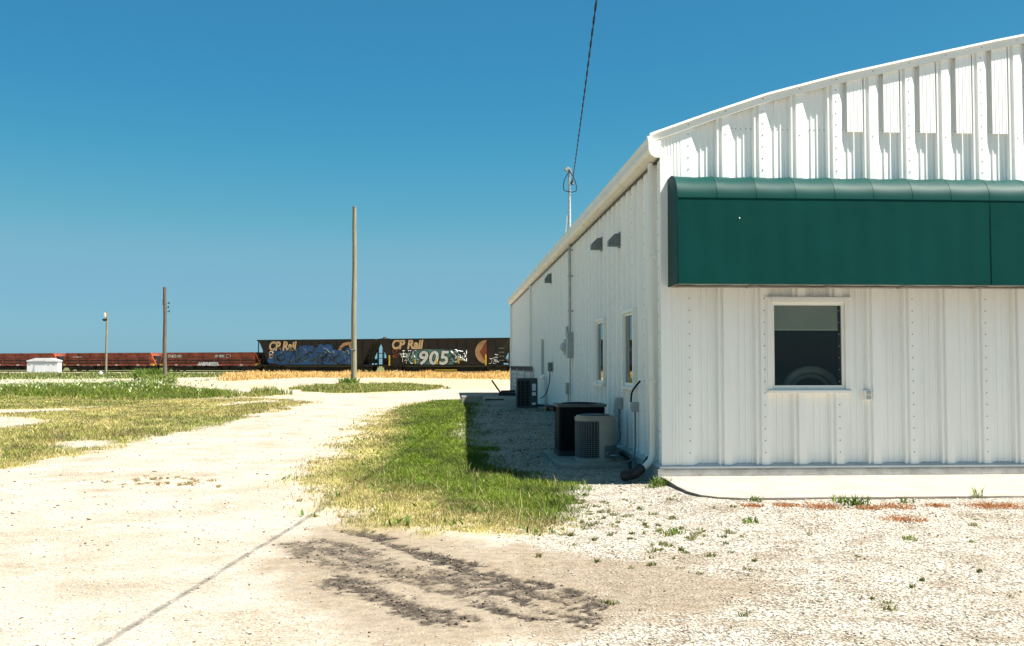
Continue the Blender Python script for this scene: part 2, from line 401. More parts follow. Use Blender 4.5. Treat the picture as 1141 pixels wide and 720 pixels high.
    mr = N.new('ShaderNodeMapping'); mr.inputs['Rotation'].default_value = (0, 0, math.atan2(STROKES[0][0][0][1]-STROKES[0][0][-1][1], STROKES[0][0][-1][0]-STROKES[0][0][0][0])); mr.inputs['Scale'].default_value = (.55, 1.5, 1); L.new(tc.outputs['Object'], mr.inputs['Vector'])
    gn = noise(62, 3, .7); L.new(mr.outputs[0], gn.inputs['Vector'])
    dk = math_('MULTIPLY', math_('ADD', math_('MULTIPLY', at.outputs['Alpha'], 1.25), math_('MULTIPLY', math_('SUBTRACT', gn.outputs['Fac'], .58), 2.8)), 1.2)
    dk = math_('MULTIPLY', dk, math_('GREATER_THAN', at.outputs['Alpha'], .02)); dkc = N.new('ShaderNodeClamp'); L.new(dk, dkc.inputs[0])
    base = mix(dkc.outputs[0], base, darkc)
    soilg = ramp(noise(6, 6, .7).outputs['Fac'], [(.3,(.025,.042,.008)), (.6,(.07,.09,.018)), (.8,(.18,.17,.06))])
    soily = ramp(noise(5, 6, .7).outputs['Fac'], [(.3,(.22,.18,.06)), (.55,(.38,.31,.13)), (.75,(.52,.45,.30))])
    soil = mix(sp.outputs[1], soilg, soily)
    brk = ramp(noise(13, 5, .75).outputs['Fac'], [(.38,(.25,.25,.25)), (.56,(1,1,1))])
    gm = math_('MULTIPLY', sp.outputs[0], brk)
    gm2 = math_('ADD', gm, math_('MULTIPLY', sp.outputs[0], .35)); gc = N.new('ShaderNodeClamp'); L.new(gm2, gc.inputs[0])
    base = mix(gc.outputs[0], base, soil)
    L.new(base, b.inputs['Base Color'])
    h1 = math_('MULTIPLY', vo.outputs['Distance'], math_('MULTIPLY', ac.outputs['Fac'], -1.0))
    h2 = math_('MULTIPLY', noise(40, 5, .7).outputs['Fac'], math_('ADD', math_('MULTIPLY', at.outputs['Alpha'], .5), .8))
    bp = N.new('ShaderNodeBump'); bp.inputs['Strength'].default_value = .75; bp.inputs['Distance'].default_value = .02
    L.new(math_('ADD', h1, h2), bp.inputs['Height']); L.new(bp.outputs[0], b.inputs['Normal'])
    me.materials.append(m)
    o = bpy.data.objects.new('gravel_ground', me); COL.objects.link(o); o['kind'] = 'structure'
build_ground()

def scatter(poly_bb, n, dens):
    """world points in a box, thinned with distance"""
    x0, x1, y0, y1 = poly_bb
    u = rng.random(n); y = y0*(y1/y0)**u                      # more points close by
    x = x0+(x1-x0)*rng.random(n)
    return x, y
def in_view(x, y, m=1.18):
    d = x*Fv.x+y*Fv.y; r = x*Rv.x+y*Rv.y
    return np.abs(r) < d*.5*m+1.0
GREENS = np.array([[.100,.155,.009],[.135,.190,.012],[.175,.220,.022],[.065,.105,.010]])
DRYS = np.array([[.40,.325,.135],[.47,.39,.20],[.34,.29,.10],[.27,.265,.06]])
def blade_colors(dry, n):
    g = GREENS[rng.integers(0, 4, n)]; d = DRYS[rng.integers(0, 4, n)]
    pick = rng.random(n) < dry
    c = np.where(pick[:, None], d, g)
    return c*(.55+.85*rng.random(n))[:, None]
def clump_tint(c, x, y):
    f = fbm(x*3.1, y*1.6, 101); g = fbm(x*.9, y*.5, 103)
    c = c*(1+.75*np.clip(f, -.6, .6)+.35*g)[:, None]; return np.clip(c, .01, .7)
def build_grass():
    # the grass island beside the drive
    n = 520000; x0, y0 = ISLAND.min(0)-.4; x1, y1 = ISLAND.max(0)+.4
    u = rng.random(n); y = 1/(1/y0+(1/y1-1/y0)*u); x = x0+(x1-x0)*rng.random(n)
    mk = masks(x, y); keep = rng.random(n) < mk['gi']**1.8*(.55+.45*(1-mk['dry']))
    x, y = x[keep], y[keep]; dry = mk['dry'][keep]; n = len(x)
    far = np.clip(y/13, .75, 2.2)
    H = (.022+.045*rng.random(n))*(1.15-.5*dry)*(1+.5*np.clip(fbm(x*2, y*2, 77), -.5, 1)); W = (.006+.004*rng.random(n))*far
    v, t, c = blade_arrays(np.c_[x, y, gh(x, y)+.012], H, W, clump_tint(blade_colors(dry*.9, n), x, y), 1.5)
    fast_mesh('grass', v, t, c, M['blade'])
    n = 9000; x0, y0 = ISLAND.min(0)-.4; x1, y1 = ISLAND.max(0)+.4
    y = 1/(1/y0+(1/y1-1/y0)*rng.random(n)); x = x0+(x1-x0)*rng.random(n); mk = masks(x, y)
    k = (rng.random(n) < mk['gi']*.8) & (fbm(x*1.1, y*.7, 111) > -.05); x, y = x[k], y[k]; n = len(x)
    v, t, c = blade_arrays(np.c_[x, y, gh(x, y)+.01], .09+.09*rng.random(n), .004+.003*rng.random(n), blade_colors(np.full(n, .6), n), 1.0)
    fast_mesh('seed_grass', v, t, c, M['blade'])
    n = 7000; y = 1/(1/y0+(1/y1-1/y0)*rng.random(n)); x = x0+(x1-x0)*rng.random(n); mk = masks(x, y)
    k = (rng.random(n) < mk['gi']) & (fbm(x*2.3, y*2.3, 113) > .22); x, y = x[k], y[k]; n = len(x)
    v, t, c = blade_arrays(np.c_[x, y, gh(x, y)+.015], .03+.05*rng.random(n), .02+.016*rng.random(n), np.array([[.07,.15,.012],[.12,.21,.02],[.05,.10,.012]])[rng.integers(0, 3, n)], 2.2)
    fast_mesh('clover', v, t, c, M['blade'], 'stuff')
    # rough field left of the drive
    n = 600000; x0, y0 = FIELD.min(0)-1; x1, y1 = BAND.max(0)+1; x1 = FIELD.max(0)[0]+1
    u = rng.random(n); y = 1/(1/y0+(1/y1-1/y0)*u); x = x0+(x1-x0)*rng.random(n)
    k = in_view(x, y); x, y = x[k], y[k]
    mk = masks(x, y); g = np.maximum(mk['gf'], mk['gb']); keep = rng.random(len(x)) < g**1.3
    x, y = x[keep], y[keep]; dry = mk['dry'][keep]; tall = mk['gb'][keep]; n = len(x)
    far = np.clip(y/15, .8, 4.5)
    clump = np.clip(fbm(x*.5, y*.5, 91)*1.6+.4, .15, 1.3)
    H = (.02+.04*rng.random(n))*(.7+.9*clump)*(1-tall)+tall*(.12+.34*rng.random(n)*clump); W = (.006+.004*rng.random(n))*far
    dry = np.where(tall > .5, dry*.6, .25+.72*dry)
    v, t, c = blade_arrays(np.c_[x, y, gh(x, y)], H, W, clump_tint(blade_colors(dry, n), x, y), 1.3)
    o = fast_mesh('field_grass', v, t, c, M['blade'])
    # pale flower heads in the tall green band
    n = 2600; x0, y0 = BAND.min(0); x1, y1 = BAND.max(0); x = x0+(x1-x0)*rng.random(n); y = y0+(y1-y0)*rng.random(n)
    k = in_view(x, y); x, y = x[k], y[k]; k = sd(x, y, BAND) > 0; x, y = x[k], y[k]
    k = (rng.random(len(x)) < ss((x+34)/10)*.9+.06); x, y = x[k], y[k]; n = len(x)
    P = np.c_[x, y, gh(x, y)+.25+.22*rng.random(n)]
    v, t, c = blade_arrays(P, np.full(n, .09), np.full(n, .07), np.tile([[.50,.56,.30]], (n, 1))*(.7+.4*rng.random(n))[:, None], .5)
    fast_mesh('flower_grass', v, t, c, M['blade'])
    # straw-coloured tall grass on the track bank and weeds at its foot
    n = 190000; x = -90+110*rng.random(n); y = 85+95*rng.random(n)
    k = in_view(x, y); x, y = x[k], y[k]; mk = masks(x, y); k = rng.random(len(x)) < np.maximum(mk['gs'], mk['gp']); x, y = x[k], y[k]; n = len(x)
    isl = sd(x, y, STRIP) > -1.5
    pch = (sd(x, y, PATCH) > -1.5) | (sd(x, y, PATCH2) > -1.5)
    cl = np.clip(fbm(x*.35, y*.35, 95)*1.8+.5, .1, 1.3)
    H = np.where(isl, .08+.36*rng.random(n)*cl**1.5, .12+.45*rng.random(n)*cl); H = np.where(pch, .1+.25*rng.random(n)*cl, H)
    C = np.where(isl[:, None], np.array([[.58,.35,.12],[.66,.45,.18],[.48,.26,.08],[.60,.42,.20]])[rng.integers(0, 4, n)], np.array([[.08,.13,.03],[.16,.20,.05],[.36,.34,.13],[.05,.08,.02]])[rng.integers(0, 4, n)])
    C = np.where((pch & (rng.random(n) < .8))[:, None], np.array([[.10,.15,.03],[.18,.20,.06],[.30,.28,.10],[.07,.11,.02]])[rng.integers(0, 4, n)], C)
    v, t, c = blade_arrays(np.c_[x, y, gh(x, y)], H, .05+.05*rng.random(n), C*(.8+.4*rng.random(n))[:, None], .6)
    fast_mesh('bank_grass', v, t, c, M['blade'])
build_grass()
def build_patch():
    # grass round the pole foot (nearer than the bank)
    n = 60000; allp = np.r_[PATCH, PATCH2]; x0, y0 = allp.min(0)-1; x1, y1 = allp.max(0)+1
    x = x0+(x1-x0)*rng.random(n); y = y0+(y1-y0)*rng.random(n)
    k = np.maximum(sd(x, y, PATCH), sd(x, y, PATCH2))+2*fbm(x*.6, y*.6, 5) > 0; x, y = x[k], y[k]; n = len(x)
    cl = np.clip(fbm(x*.35, y*.35, 96)*1.8+.5, .1, 1.3)
    C = np.array([[.12,.17,.03],[.24,.26,.07],[.44,.38,.14],[.08,.12,.02]])[rng.integers(0, 4, n)]
    v, t, c = blade_arrays(np.c_[x, y, gh(x, y)], .08+.26*rng.random(n)*cl, .025+.02*rng.random(n), C*(.8+.4*rng.random(n))[:, None], .6)
    fast_mesh('verge_grass', v, t, c, M['blade'])
build_patch()
def build_stones():
    n = 150000; y = 1/(1/4.3+(1/30.-1/4.3)*rng.random(n)); x = -8+16*rng.random(n)
    k = in_view(x, y, 1.05); x, y = x[k], y[k]; mk = masks(x, y)
    p = (.22+.78*mk['coarse'])*(1-mk['grass']*.93)*(1-.8*mk['dirt'])*(1-.5*mk['dark'])
    k = (rng.random(len(x)) < p*.75) & ~((x > 2.72) & (y > 11.25)); x, y = x[k], y[k]; n = len(x); dark = mk['dark'][k]; dirt = mk['dirt'][k]
    r = (.0035+.010*rng.random(n)**3.2)*np.clip(y/9, .8, 1.5)
    base = np.array([[1,0,0],[-1,0,0],[0,1,0],[0,-1,0],[0,0,.6],[0,0,-.6]])
    V = base[None]*(.7+.6*rng.random((n, 6, 1)))*r[:, None, None]
    a = rng.random(n)*2*PI; ca, sa = np.cos(a), np.sin(a)
    V = np.stack([V[..., 0]*ca[:, None]*1.25-V[..., 1]*sa[:, None], V[..., 0]*sa[:, None]*1.25+V[..., 1]*ca[:, None], V[..., 2]], -1)
    V += np.c_[x, y, gh(x, y)+.25*r-.012*dark][:, None, :]
    T = np.array([[0,2,4],[2,1,4],[1,3,4],[3,0,4],[2,0,5],[1,2,5],[3,1,5],[0,3,5]])
    T = (T[None]+(np.arange(n)*6)[:, None, None]).reshape(-1, 3)
    C = np.array([[.49,.45,.385],[.56,.53,.47],[.40,.36,.30],[.09,.078,.06],[.48,.385,.28]])[rng.choice(5, n, p=[.34,.26,.2,.1,.1])]*(.85+.3*rng.random(n))[:, None]
    C = np.where((rng.random(n) < dark)[:, None], C*.3, C); C = C*(1-.4*dirt)[:, None]
    fast_mesh('gravel', V.reshape(-1, 3), T, np.repeat(C, 6, 0), M['stone'])
build_stones()
def build_clods():
    n = 60000; a = CHURN.min(0)-.3; b = CHURN.max(0)+.3; x = a[0]+(b[0]-a[0])*rng.random(n); y = a[1]+(b[1]-a[1])*rng.random(n)
    mk = masks(x, y); k = rng.random(n) < mk['dark']*.12; x, y = x[k], y[k]; n = len(x)
    r = .004+.011*rng.random(n)**4
    base = np.array([[1,0,0],[-1,0,0],[0,1,0],[0,-1,0],[0,0,.8],[0,0,-.6]])
    V = base[None]*(.6+.8*rng.random((n, 6, 1)))*r[:, None, None]+np.c_[x, y, gh(x, y)-.006*mk['dark'][k]][:, None, :]
    T = np.array([[0,2,4],[2,1,4],[1,3,4],[3,0,4],[2,0,5],[1,2,5],[3,1,5],[0,3,5]]); T = (T[None]+(np.arange(n)*6)[:, None, None]).reshape(-1, 3)
    C = np.array([[.05,.04,.03],[.09,.07,.053],[.15,.12,.09],[.03,.024,.018]])[rng.integers(0, 4, n)]
    fast_mesh('dirt', V.reshape(-1, 3), T, np.repeat(C, 6, 0), M['stone'])
build_clods()
def tuft(P, n, h, spread, w, cols):
    a = rng.random(n)*2*PI; r = spread*rng.random(n)**.8*.5
    pts = np.c_[r*np.cos(a), r*np.sin(a), np.zeros(n)]
    C = np.array(cols)[rng.integers(0, len(cols), n)]*(.75+.5*rng.random(n))[:, None]
    v, t, c = blade_arrays(pts, h*(.4+.6*rng.random(n)), w*(.7+.6*rng.random(n)), C, 1.6)
    return v, t, c
def build_sparse():
    # low creeping weeds scattered in the gravel right of the grass
    V = []; T = []; C = []; o = 0
    spots = []
    for _ in range(420):
        px = random.uniform(585, 840); py = random.uniform(552, 640)
        wgt = math.exp(-((px-640)/75)**2-((py-575)/24)**2)+.35*math.exp(-((px-760)/70)**2-((py-600)/18)**2)+.035
        if random.random() < wgt: spots.append((px, py))
    for _ in range(26): spots.append((random.uniform(640, 1141), random.uniform(575, 700)))
    dry0 = len(spots)
    for _ in range(45): spots.append((random.gauss(190, 26), random.gauss(537, 3)))
    for _ in range(60): spots.append((random.gauss(375, 22), random.gauss(545, 18)))
    for iq, (px, py) in enumerate(spots):
        p = Gp(px, py)
        v, t, c = tuft(p, random.randint(10, 34), random.uniform(.015, .05), random.uniform(.04, .13), .010, [[.10,.13,.03],[.18,.19,.06],[.30,.24,.10],[.07,.10,.02]] if iq < dry0 else [[.34,.25,.11],[.42,.33,.17],[.26,.20,.08]])
        V.append(v+np.array(p)); T.append(t+o); C.append(c); o += len(v)
    fast_mesh('creeping_weeds', np.concatenate(V), np.concatenate(T), np.concatenate(C), M['blade'])
    # dead leaves and twigs on the shaded gravel
    V = []; n = 2600; x = .3+2.3*rng.random(n); y = 14+18*rng.random(n)
    k = fbm(x*1.4, y*.9, 61) > .02; x, y = x[k], y[k]; n = len(x)
    v, t, c = blade_arrays(np.c_[x, y, gh(x, y)+.012], .006+.012*rng.random(n), .02+.03*rng.random(n), np.array([[.05,.035,.025],[.12,.07,.04],[.03,.03,.02]])[rng.integers(0, 3, n)], 5.)
    fast_mesh('leaf_litter', v, t, c, M['blade'])
build_sparse()

# ------------------------------------------------------------------ the building
BX, BY, BYE = 2.79, 13.5, 47.0                 # near-left corner of the wall, far end
PER, RDEP = .505, .066
bld = thing('metal_building', (BX, BY, 0), 'white ribbed metal building with curved roof and long green awning', 'building')
BO = (BX, BY, 0)
_top = [(730,148),(792,126),(855,105),(938,83.3),(1021.7,64.6),(1105,46.6),(1141,39.5)]
_tp = [on_y(px, py, BY-.03) for px, py in _top]
RC = [(p.x, p.z) for p in _tp]
XC = 12.9
x_, z_ = RC[-1]; sl = (RC[-1][1]-RC[-2][1])/(RC[-1][0]-RC[-2][0])
nseg = 8
for i in range(1, nseg+1):
    t = i/nseg; X = x_+(XC-x_)*t; RC.append((X, z_+sl*(XC-x_)*(t-.5*t*t)))
RC = RC+[(2*XC-a, b) for a, b in RC[-2::-1]]
RX = np.array([a for a, b in RC]); RZ = np.array([b for a, b in RC])
def rz_(x): return float(np.interp(x, RX, RZ))
XE = 2*XC-BX
def module(s0, s1, off, flat_until=None, groove=False):
    """profile (s, depth) of the ribbed sheet between s0 and s1; ridge centres at off + k*PER"""
    pts = []
    base = [(-.045,0),(.045,0),(.135,RDEP),(.17,RDEP),(.176,RDEP-.011),(.19,RDEP-.011),(.196,RDEP),(.25,RDEP),(.256,RDEP-.011),(.27,RDEP-.011),(.276,RDEP),(.33,RDEP),(.336,RDEP-.011),(.350,RDEP-.011),(.356,RDEP),(.372,RDEP),(.392,.006),(.414,.006),(.424,.036),(.446,.036)]
    if groove:      # open laps between the side sheets read as thin dark lines
        base = base[:2]+[(.050,.004),(.052,.05),(.064,.05),(.066,.012)]+base[2:9]+[(.222,RDEP),(.224,RDEP+.04),(.234,RDEP+.04),(.236,RDEP)]+base[9:]
        base = [b for i, b in enumerate(base) if i == 0 or b[0] > base[i-1][0]]
    k = math.floor((s0-off)/PER)-1
    while off+k*PER-.05 < s1:
        for ds, d in base:
            s = off+k*PER+ds
            if s0 <= s <= s1 and (flat_until is None or s >= flat_until): pts.append((s, d))
        k += 1
    if flat_until is not None:
        s = s0+.03; f = [(s0, 0)]
        while s < flat_until-.06:
            f += [(s,0),(s+.006,.005),(s+.018,.005),(s+.024,0)]; s += .042
        pts = f+[(flat_until-.001, 0)]+pts
    else: pts = [(s0, pts[0][1])]+pts
    pts.append((s1, pts[-1][1])); return pts
def insert_breaks(pts, br):
    out = []
    for (a, da), (b, db) in zip(pts[:-1], pts[1:]):
        out.append((a, da))
        for x in sorted(br):
            if a+1e-5 < x < b-1e-5: out.append((x, da+(db-da)*(x-a)/(b-a)))
    out.append(pts[-1]); return out
def wall(profile, P, z0, top, holes):
    mb = MB(); br = [h for hole in holes for h in hole[:2]]
    pr = insert_breaks(profile, br)
    for (a, da), (b, db) in zip(pr[:-1], pr[1:]):
        mid = (a+b)/2; spans = [(z0, z0, top(a), top(b))]
        for h0, h1, hz0, hz1 in holes:
            if h0 < mid < h1: spans = [(z0, z0, hz0, hz0), (hz1, hz1, top(a), top(b))]
        for za, zb, zc, zd in spans:
            mb.add([P(a, da, za), P(b, db, zb), P(b, db, zd), P(a, da, zc)], [(0,1,2,3)])
    return mb
# front wall
XR0 = on_y(768.4, 400, BY).x
w0 = on_y(858.5, 336, BY); w1 = on_y(943, 434.5, BY)          # window opening in the front
FW = (w0.x, w1.x, w1.z, w0.z)
PF = lambda s, d, z: (s, BY+d, z)
fm = wall(module(BX, XE, XR0, XR0-.045), PF, .135, lambda x: rz_(x)-.03, [FW])
fm.mi = 1
def stud(mb, x, y, z, r, n, ax):
    """a domed screw head; n = outward axis sign along -y (ax 'y') or -x (ax 'x')"""
    vs = []
    for k in range(6):
        a = PI*k/3
        vs.append((x+r*math.cos(a), y, z+r*math.sin(a)) if ax == 'y' else (x, y+r*math.cos(a), z+r*math.sin(a)))
    vs.append((x, y-.008, z) if ax == 'y' else (x-.008, y, z))
    mb.add(vs, [(k, (k+1) % 6, 6) for k in range(6)])
k = 0
while XR0+k*PER < 9:
    x = XR0+k*PER
    if k % 2 == 0:
        z = .3
        while z < rz_(x)-.12: stud(fm, x, BY-.001, z, .0095, 1, 'y'); z += .157
    else: stud(fm, x, BY-.001, 4.545, .009, 1, 'y')
    for ds in (.1, .16, .225, .30, .36):
        zz = on_y(900, 146, BY).z+.03
        if zz < rz_(x)-.15: stud(fm, x+ds, BY+RDEP*min(1, max(0, (ds-.045)/.09))-.002, zz, .008, 1, 'y')
    k += 1
fm.build('front_wall', [M['white'], M['screw']], bld, BO)
# side wall
def ywin(a, b, z0=1.12, z1=2.29): return (a, b, z0, z1)
SW = [ywin(15.62, 16.55), ywin(18.65, 19.65), ywin(30.55, 31.7)]
ZE = 4.24
PS = lambda s, d, z: (BX+d, s, z)
sm = wall(module(BY, BYE, BY+.2, None, True), PS, .135, lambda y: ZE, SW)
sm.mi = 1
k = 0
while BY+.2+k*PER < BYE-.1:
    y = BY+.2+k*PER
    if k % 2 == 0:
        z = .35
        while z < ZE-.1: stud(sm, BX-.001, y, z, .0095, 1, 'x'); z += .22 if y < 26 else .5
    k += 1
sm.build('side_wall', [M['white'], M['screw']], bld, BO)
MB().box(XE-.03, XE, BY, BYE, -.1, ZE).build('side_wall', M['white'], bld, BO)
bk = MB()
bk.add([(BX, BYE, -.1)]+[(x, BYE, rz_(x)-.03) for x in RX]+[(XE, BYE, -.1)], [tuple(range(len(RX)+2))]); bk.build('back_wall', M['white'], bld, BO)
# gable plates closing the upper ribs
zb = on_y(985, 147.5, BY).z
k = 4
while XR0+k*PER < XE-1:
    x0, x1 = XR0+k*PER+.155, XR0+k*PER+.372
    if rz_(x0)-.12 > zb:
        gp = MB(); s = x0; pr = [(x0, 0)]
        while s+.045 < x1: pr += [(s+.03,0),(s+.034,.003),(s+.042,.003),(s+.046,0)]; s += .05
        pr.append((x1, 0))
        gp.sheet([[(a, BY+.004+d, zb) for a, d in pr], [(a, BY+.004+d, rz_(a)-.06) for a, d in pr]])
        gp.build('gable_plate', M['white'], bld, BO)
    k += 1
# corner post trim
MB().box(BX-.012, BX+.13, BY-.006, BY+.055, .135, ZE-.02).build('corner_trim', M['white'], bld, BO)
# foundation and flashing
fo = MB(); fo.box(BX-.06, XE, BY-.045, BY+.2, -.3, .10); fo.box(BX-.06, BX+.2, BY+.2, BYE, -.3, .10); fo.box(BX-.075, BX+.0, BY-.06, BY+.22, -.3, .09)
fo.build('foundation', M['found'], bld, BO)
fl = MB(); fl.prism([(BY-.05,.102),(BY-.05,.125),(BY+.07,.165),(BY+.07,.102)], 'x', BX-.05, XE); fl.prism([(BX-.06,.103),(BX-.06,.124),(BX+.07,.164),(BX+.07,.103)], 'y', BY+.08, BYE)
fl.build('base_flashing', M['flash'], bld, BO)
# roof shell, ribbed along its length
rf = MB(); ylist = []; y = BY-.06
while y < BYE+.1:
    ylist += [(y, 0), (y+.2, 0), (y+.23, .03), (y+.29, .03), (y+.32, 0)]; y += .505
fx = np.linspace(RX[0]-.03, RX[-1]+.03, 80)
def rzz(x):
    if x < RX[0]: return RZ[0]+(x-RX[0])*(RZ[1]-RZ[0])/(RX[1]-RX[0])
    if x > RX[-1]: return RZ[-1]-(x-RX[-1])*(RZ[1]-RZ[0])/(RX[1]-RX[0])
    return float(np.interp(x, RX, RZ))
rf.sheet([[(x, y, rzz(x)+h-.012) for x in fx] for y, h in ylist])
rf.sheet([[(x, y, rzz(x)-.05) for x in fx] for y in (BY+.02, BYE)])
rf.build('roof', M['trim'], bld, BO)
# rake trim band
rt = MB(); xs = list(np.linspace(RX[0]-.07, RX[-1]+.07, 120))
up = [(x, rzz(x)+.02) for x in xs]; lo = []
for x in xs:
    t = min(1, max(0, (x-BX)/.6)); lo.append((x, rzz(x)+.02-.125))
n = len(xs); vs = [(x, BY-.035, z) for x, z in up]+[(x, BY-.035, z) for x, z in lo]+[(x, BY+.03, z) for x, z in up]+[(x, BY+.03, z) for x, z in lo]
fs = []
for i in range(n-1): fs += [(i, i+1, n+i+1, n+i), (2*n+i, 3*n+i, 3*n+i+1, 2*n+i+1), (i, 2*n+i, 2*n+i+1, i+1), (n+i, n+i+1, 3*n+i+1, 3*n+i)]
fs += [(0, n, 3*n, 2*n), (n-1, 3*n-1, 4*n-1, 2*n-1)]
rt.add(vs, fs); rt.mi = 1
for k in range(0, 40, 1):
    x = XR0+k*PER
    if x < XE-.2: stud(rt, x, BY-.036, rzz(x)-.045, .009, 1, 'y')
rt.build('rake_trim', [M['trim'], M['screw']], bld, BO)
# gutter
gpf = [(BX-.02, 4.235),(BX-.10, 4.235),(BX-.17, 4.27),(BX-.20, 4.33),(BX-.20, 4.41),(BX-.215, 4.475),(BX-.19, 4.478),(BX-.175, 4.43),(BX-.02, 4.43)]
gpf = [(BX+(a-BX)*.86, b) for a, b in gpf]
gt = MB(); gt.prism(gpf, 'y', BY-.04, BYE+.1)
gt.build('gutter', M['gutter'], bld, BO)
ge = MB(); ge.prism([(BX+(a-BX)*.87, b) for a, b in ((BX-.015,4.205),(BX-.10,4.205),(BX-.17,4.24),(BX-.205,4.31),(BX-.207,4.41),(BX-.225,4.49),(BX-.18,4.49),(BX-.14,4.42),(BX-.015,4.44))], 'y', BY-.075, BY-.04); ge.build('gutter_end_cap', M['trim'], bld, BO)
gs_ = MB(); y = BY+.9
while y < BYE:
    gs_.add([], []); gs_.prism([(BX-.018,4.233),(BX-.10,4.229),(BX-.150,4.266),(BX-.178,4.33),(BX-.172,4.33),(BX-.145,4.275),(BX-.1,4.24),(BX-.018,4.24)], 'y', y, y+.03); y += 1.52
gs_.build('gutter_strap', M['gutter'], bld, BO)
ed = MB(); ed.prism([(BX-.02,4.2335),(BX-.02,4.205),(BX-.002,4.205),(BX-.002,4.2335)], 'y', BY+.02, BYE); ed.build('eave_trim', M['blackpl'], bld, BO)
# downspouts
def downspout(y, zb, elbow):
    d = MB(); x0, x1 = BX-.088, BX-.02
    d.box(x0, x1, y-.036, y+.036, zb, 4.232, .012)
    for z in (zb+.9, zb+2.6): d.box(x0-.006, BX+.002, y-.055, y+.055, z, z+.03)
    if elbow:
        prev = None
        pts = [(x0+.0425, y, zb+.01), (x0+.04, y-.01, zb-.08), (x0+.0, y-.05, zb-.16), (x0-.07, y-.11, zb-.22), (x0-.13, y-.15, zb-.245)]
        d.tube(pts, .046, 10)
    return d.build('downspout', M['trim'], bld, BO, smooth=True)
downspout(13.95, .32, True); downspout(on_x(591, 400, BX-.05).y, .2, False); downspout(BYE-.15, .2, False)
# hood vents
def hood(pxr, pyt, pyb, prot):
    p = on_x(pxr, pyt, BX); q = on_x(pxr, pyb, BX); y = p.y; w = .16
    h = MB(); zt, zb = p.z, q.z
    poly = [(BX-.001, zt), (BX-prot*.45, zt-.005), (BX-prot, zt-(zt-zb)*.55), (BX-prot, zb), (BX-.001, zb)]
    h.prism(poly, 'y', y, y+w); h.box(BX-.012, BX+.03, y-.02, y+w+.02, zb-.02, zt+.02)
    h.build('hood_vent', M['hood'], bld, BO)
hood(691, 260, 274, .19); hood(671, 265, 278, .2); hood(614, 305, 315, .17)
# windows
def window(axis, a, b, z0, z1, blind, gl):
    """opening [a,b]x[z0,z1] on the front ('x') or the side ('y') wall"""
    def B(mb, s0, s1, d0, d1, za, zb, bev=0):
        if axis == 'x': mb.box(s0, s1, BY+d0, BY+d1, za, zb, bev)
        else: mb.box(BX+d0, BX+d1, s0, s1, za, zb, bev)
    f = MB(); t = .05
    B(f, a-.055, a+.012, -.022, .095, z0, z1+.05, .006); B(f, b-.012, b+.055, -.022, .095, z0, z1+.05, .006)
    B(f, a+.0125, b-.0125, -.022, .095, z1-.012, z1+.05, .006)
    w = f.build('window', M['trim'], bld, BO)
    if axis == 'x':
        g = MB(); B(g, a-.075, a-.056, -.012, .09, z0-.03, z1+.045); B(g, b+.056, b+.085, -.012, .09, z0-.03, z1+.045); B(g, a-.08, b+.088, -.024, .09, z1+.0515, z1+.062)
        g.build('side_casing', M['white'], w, None)
        for o in (w.children[-1],):
            for v in o.data.vertices: v.co -= Vector(BO)
    s = MB()
    B(s, a+.013, a+.05, .012, .06, z0+.012, z1-.0125); B(s, b-.05, b-.013, .012, .06, z0+.012, z1-.0125)
    B(s, a+.0505, b-.0505, .012, .06, z1-.05, z1-.0125); B(s, a+.0505, b-.0505, .012, .06, z0+.012, z0+.06)
    s.build('sash', M['trim'], w, BO)
    p = MB(); B(p, a+.0495, b-.0495, .034, .038, z0+.059, z1-.049); p.build('pane', gl, w, BO)
    si = MB(); B(si, a-.06, b+.06, -.055, .09, z0-.045, z0-.001, .006); B(si, a-.03, b+.03, -.025, .09, z0+.0005, z0+.0115); si.build('sill', M['trim'], w, BO)
    if blind:
        bl = MB(); B(bl, a+.03, b-.075, .085, .089, z0+.69*(z1-z0), z1); bl.build('roller_blind', M['blind'], w, BO)
        bb = MB(); B(bb, a+.03, b-.075, .078, .096, z0+.675*(z1-z0), z0+.69*(z1-z0)); bb.build('blind_rail', M['trim'], w, BO)
    # dark lining so that the wall has a thickness
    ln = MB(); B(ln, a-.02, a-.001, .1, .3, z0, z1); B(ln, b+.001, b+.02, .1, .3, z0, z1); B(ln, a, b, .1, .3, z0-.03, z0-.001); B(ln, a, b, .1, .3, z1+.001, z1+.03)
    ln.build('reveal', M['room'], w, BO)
    return w
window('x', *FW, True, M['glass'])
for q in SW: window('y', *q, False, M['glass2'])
# room behind the windows
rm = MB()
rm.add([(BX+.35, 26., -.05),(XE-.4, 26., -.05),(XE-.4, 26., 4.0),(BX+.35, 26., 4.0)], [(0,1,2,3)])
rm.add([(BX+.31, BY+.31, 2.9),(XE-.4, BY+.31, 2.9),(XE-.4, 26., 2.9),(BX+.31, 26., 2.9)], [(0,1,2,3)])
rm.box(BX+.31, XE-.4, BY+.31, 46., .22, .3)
rm.build('interior_lining', M['room'], bld, BO)
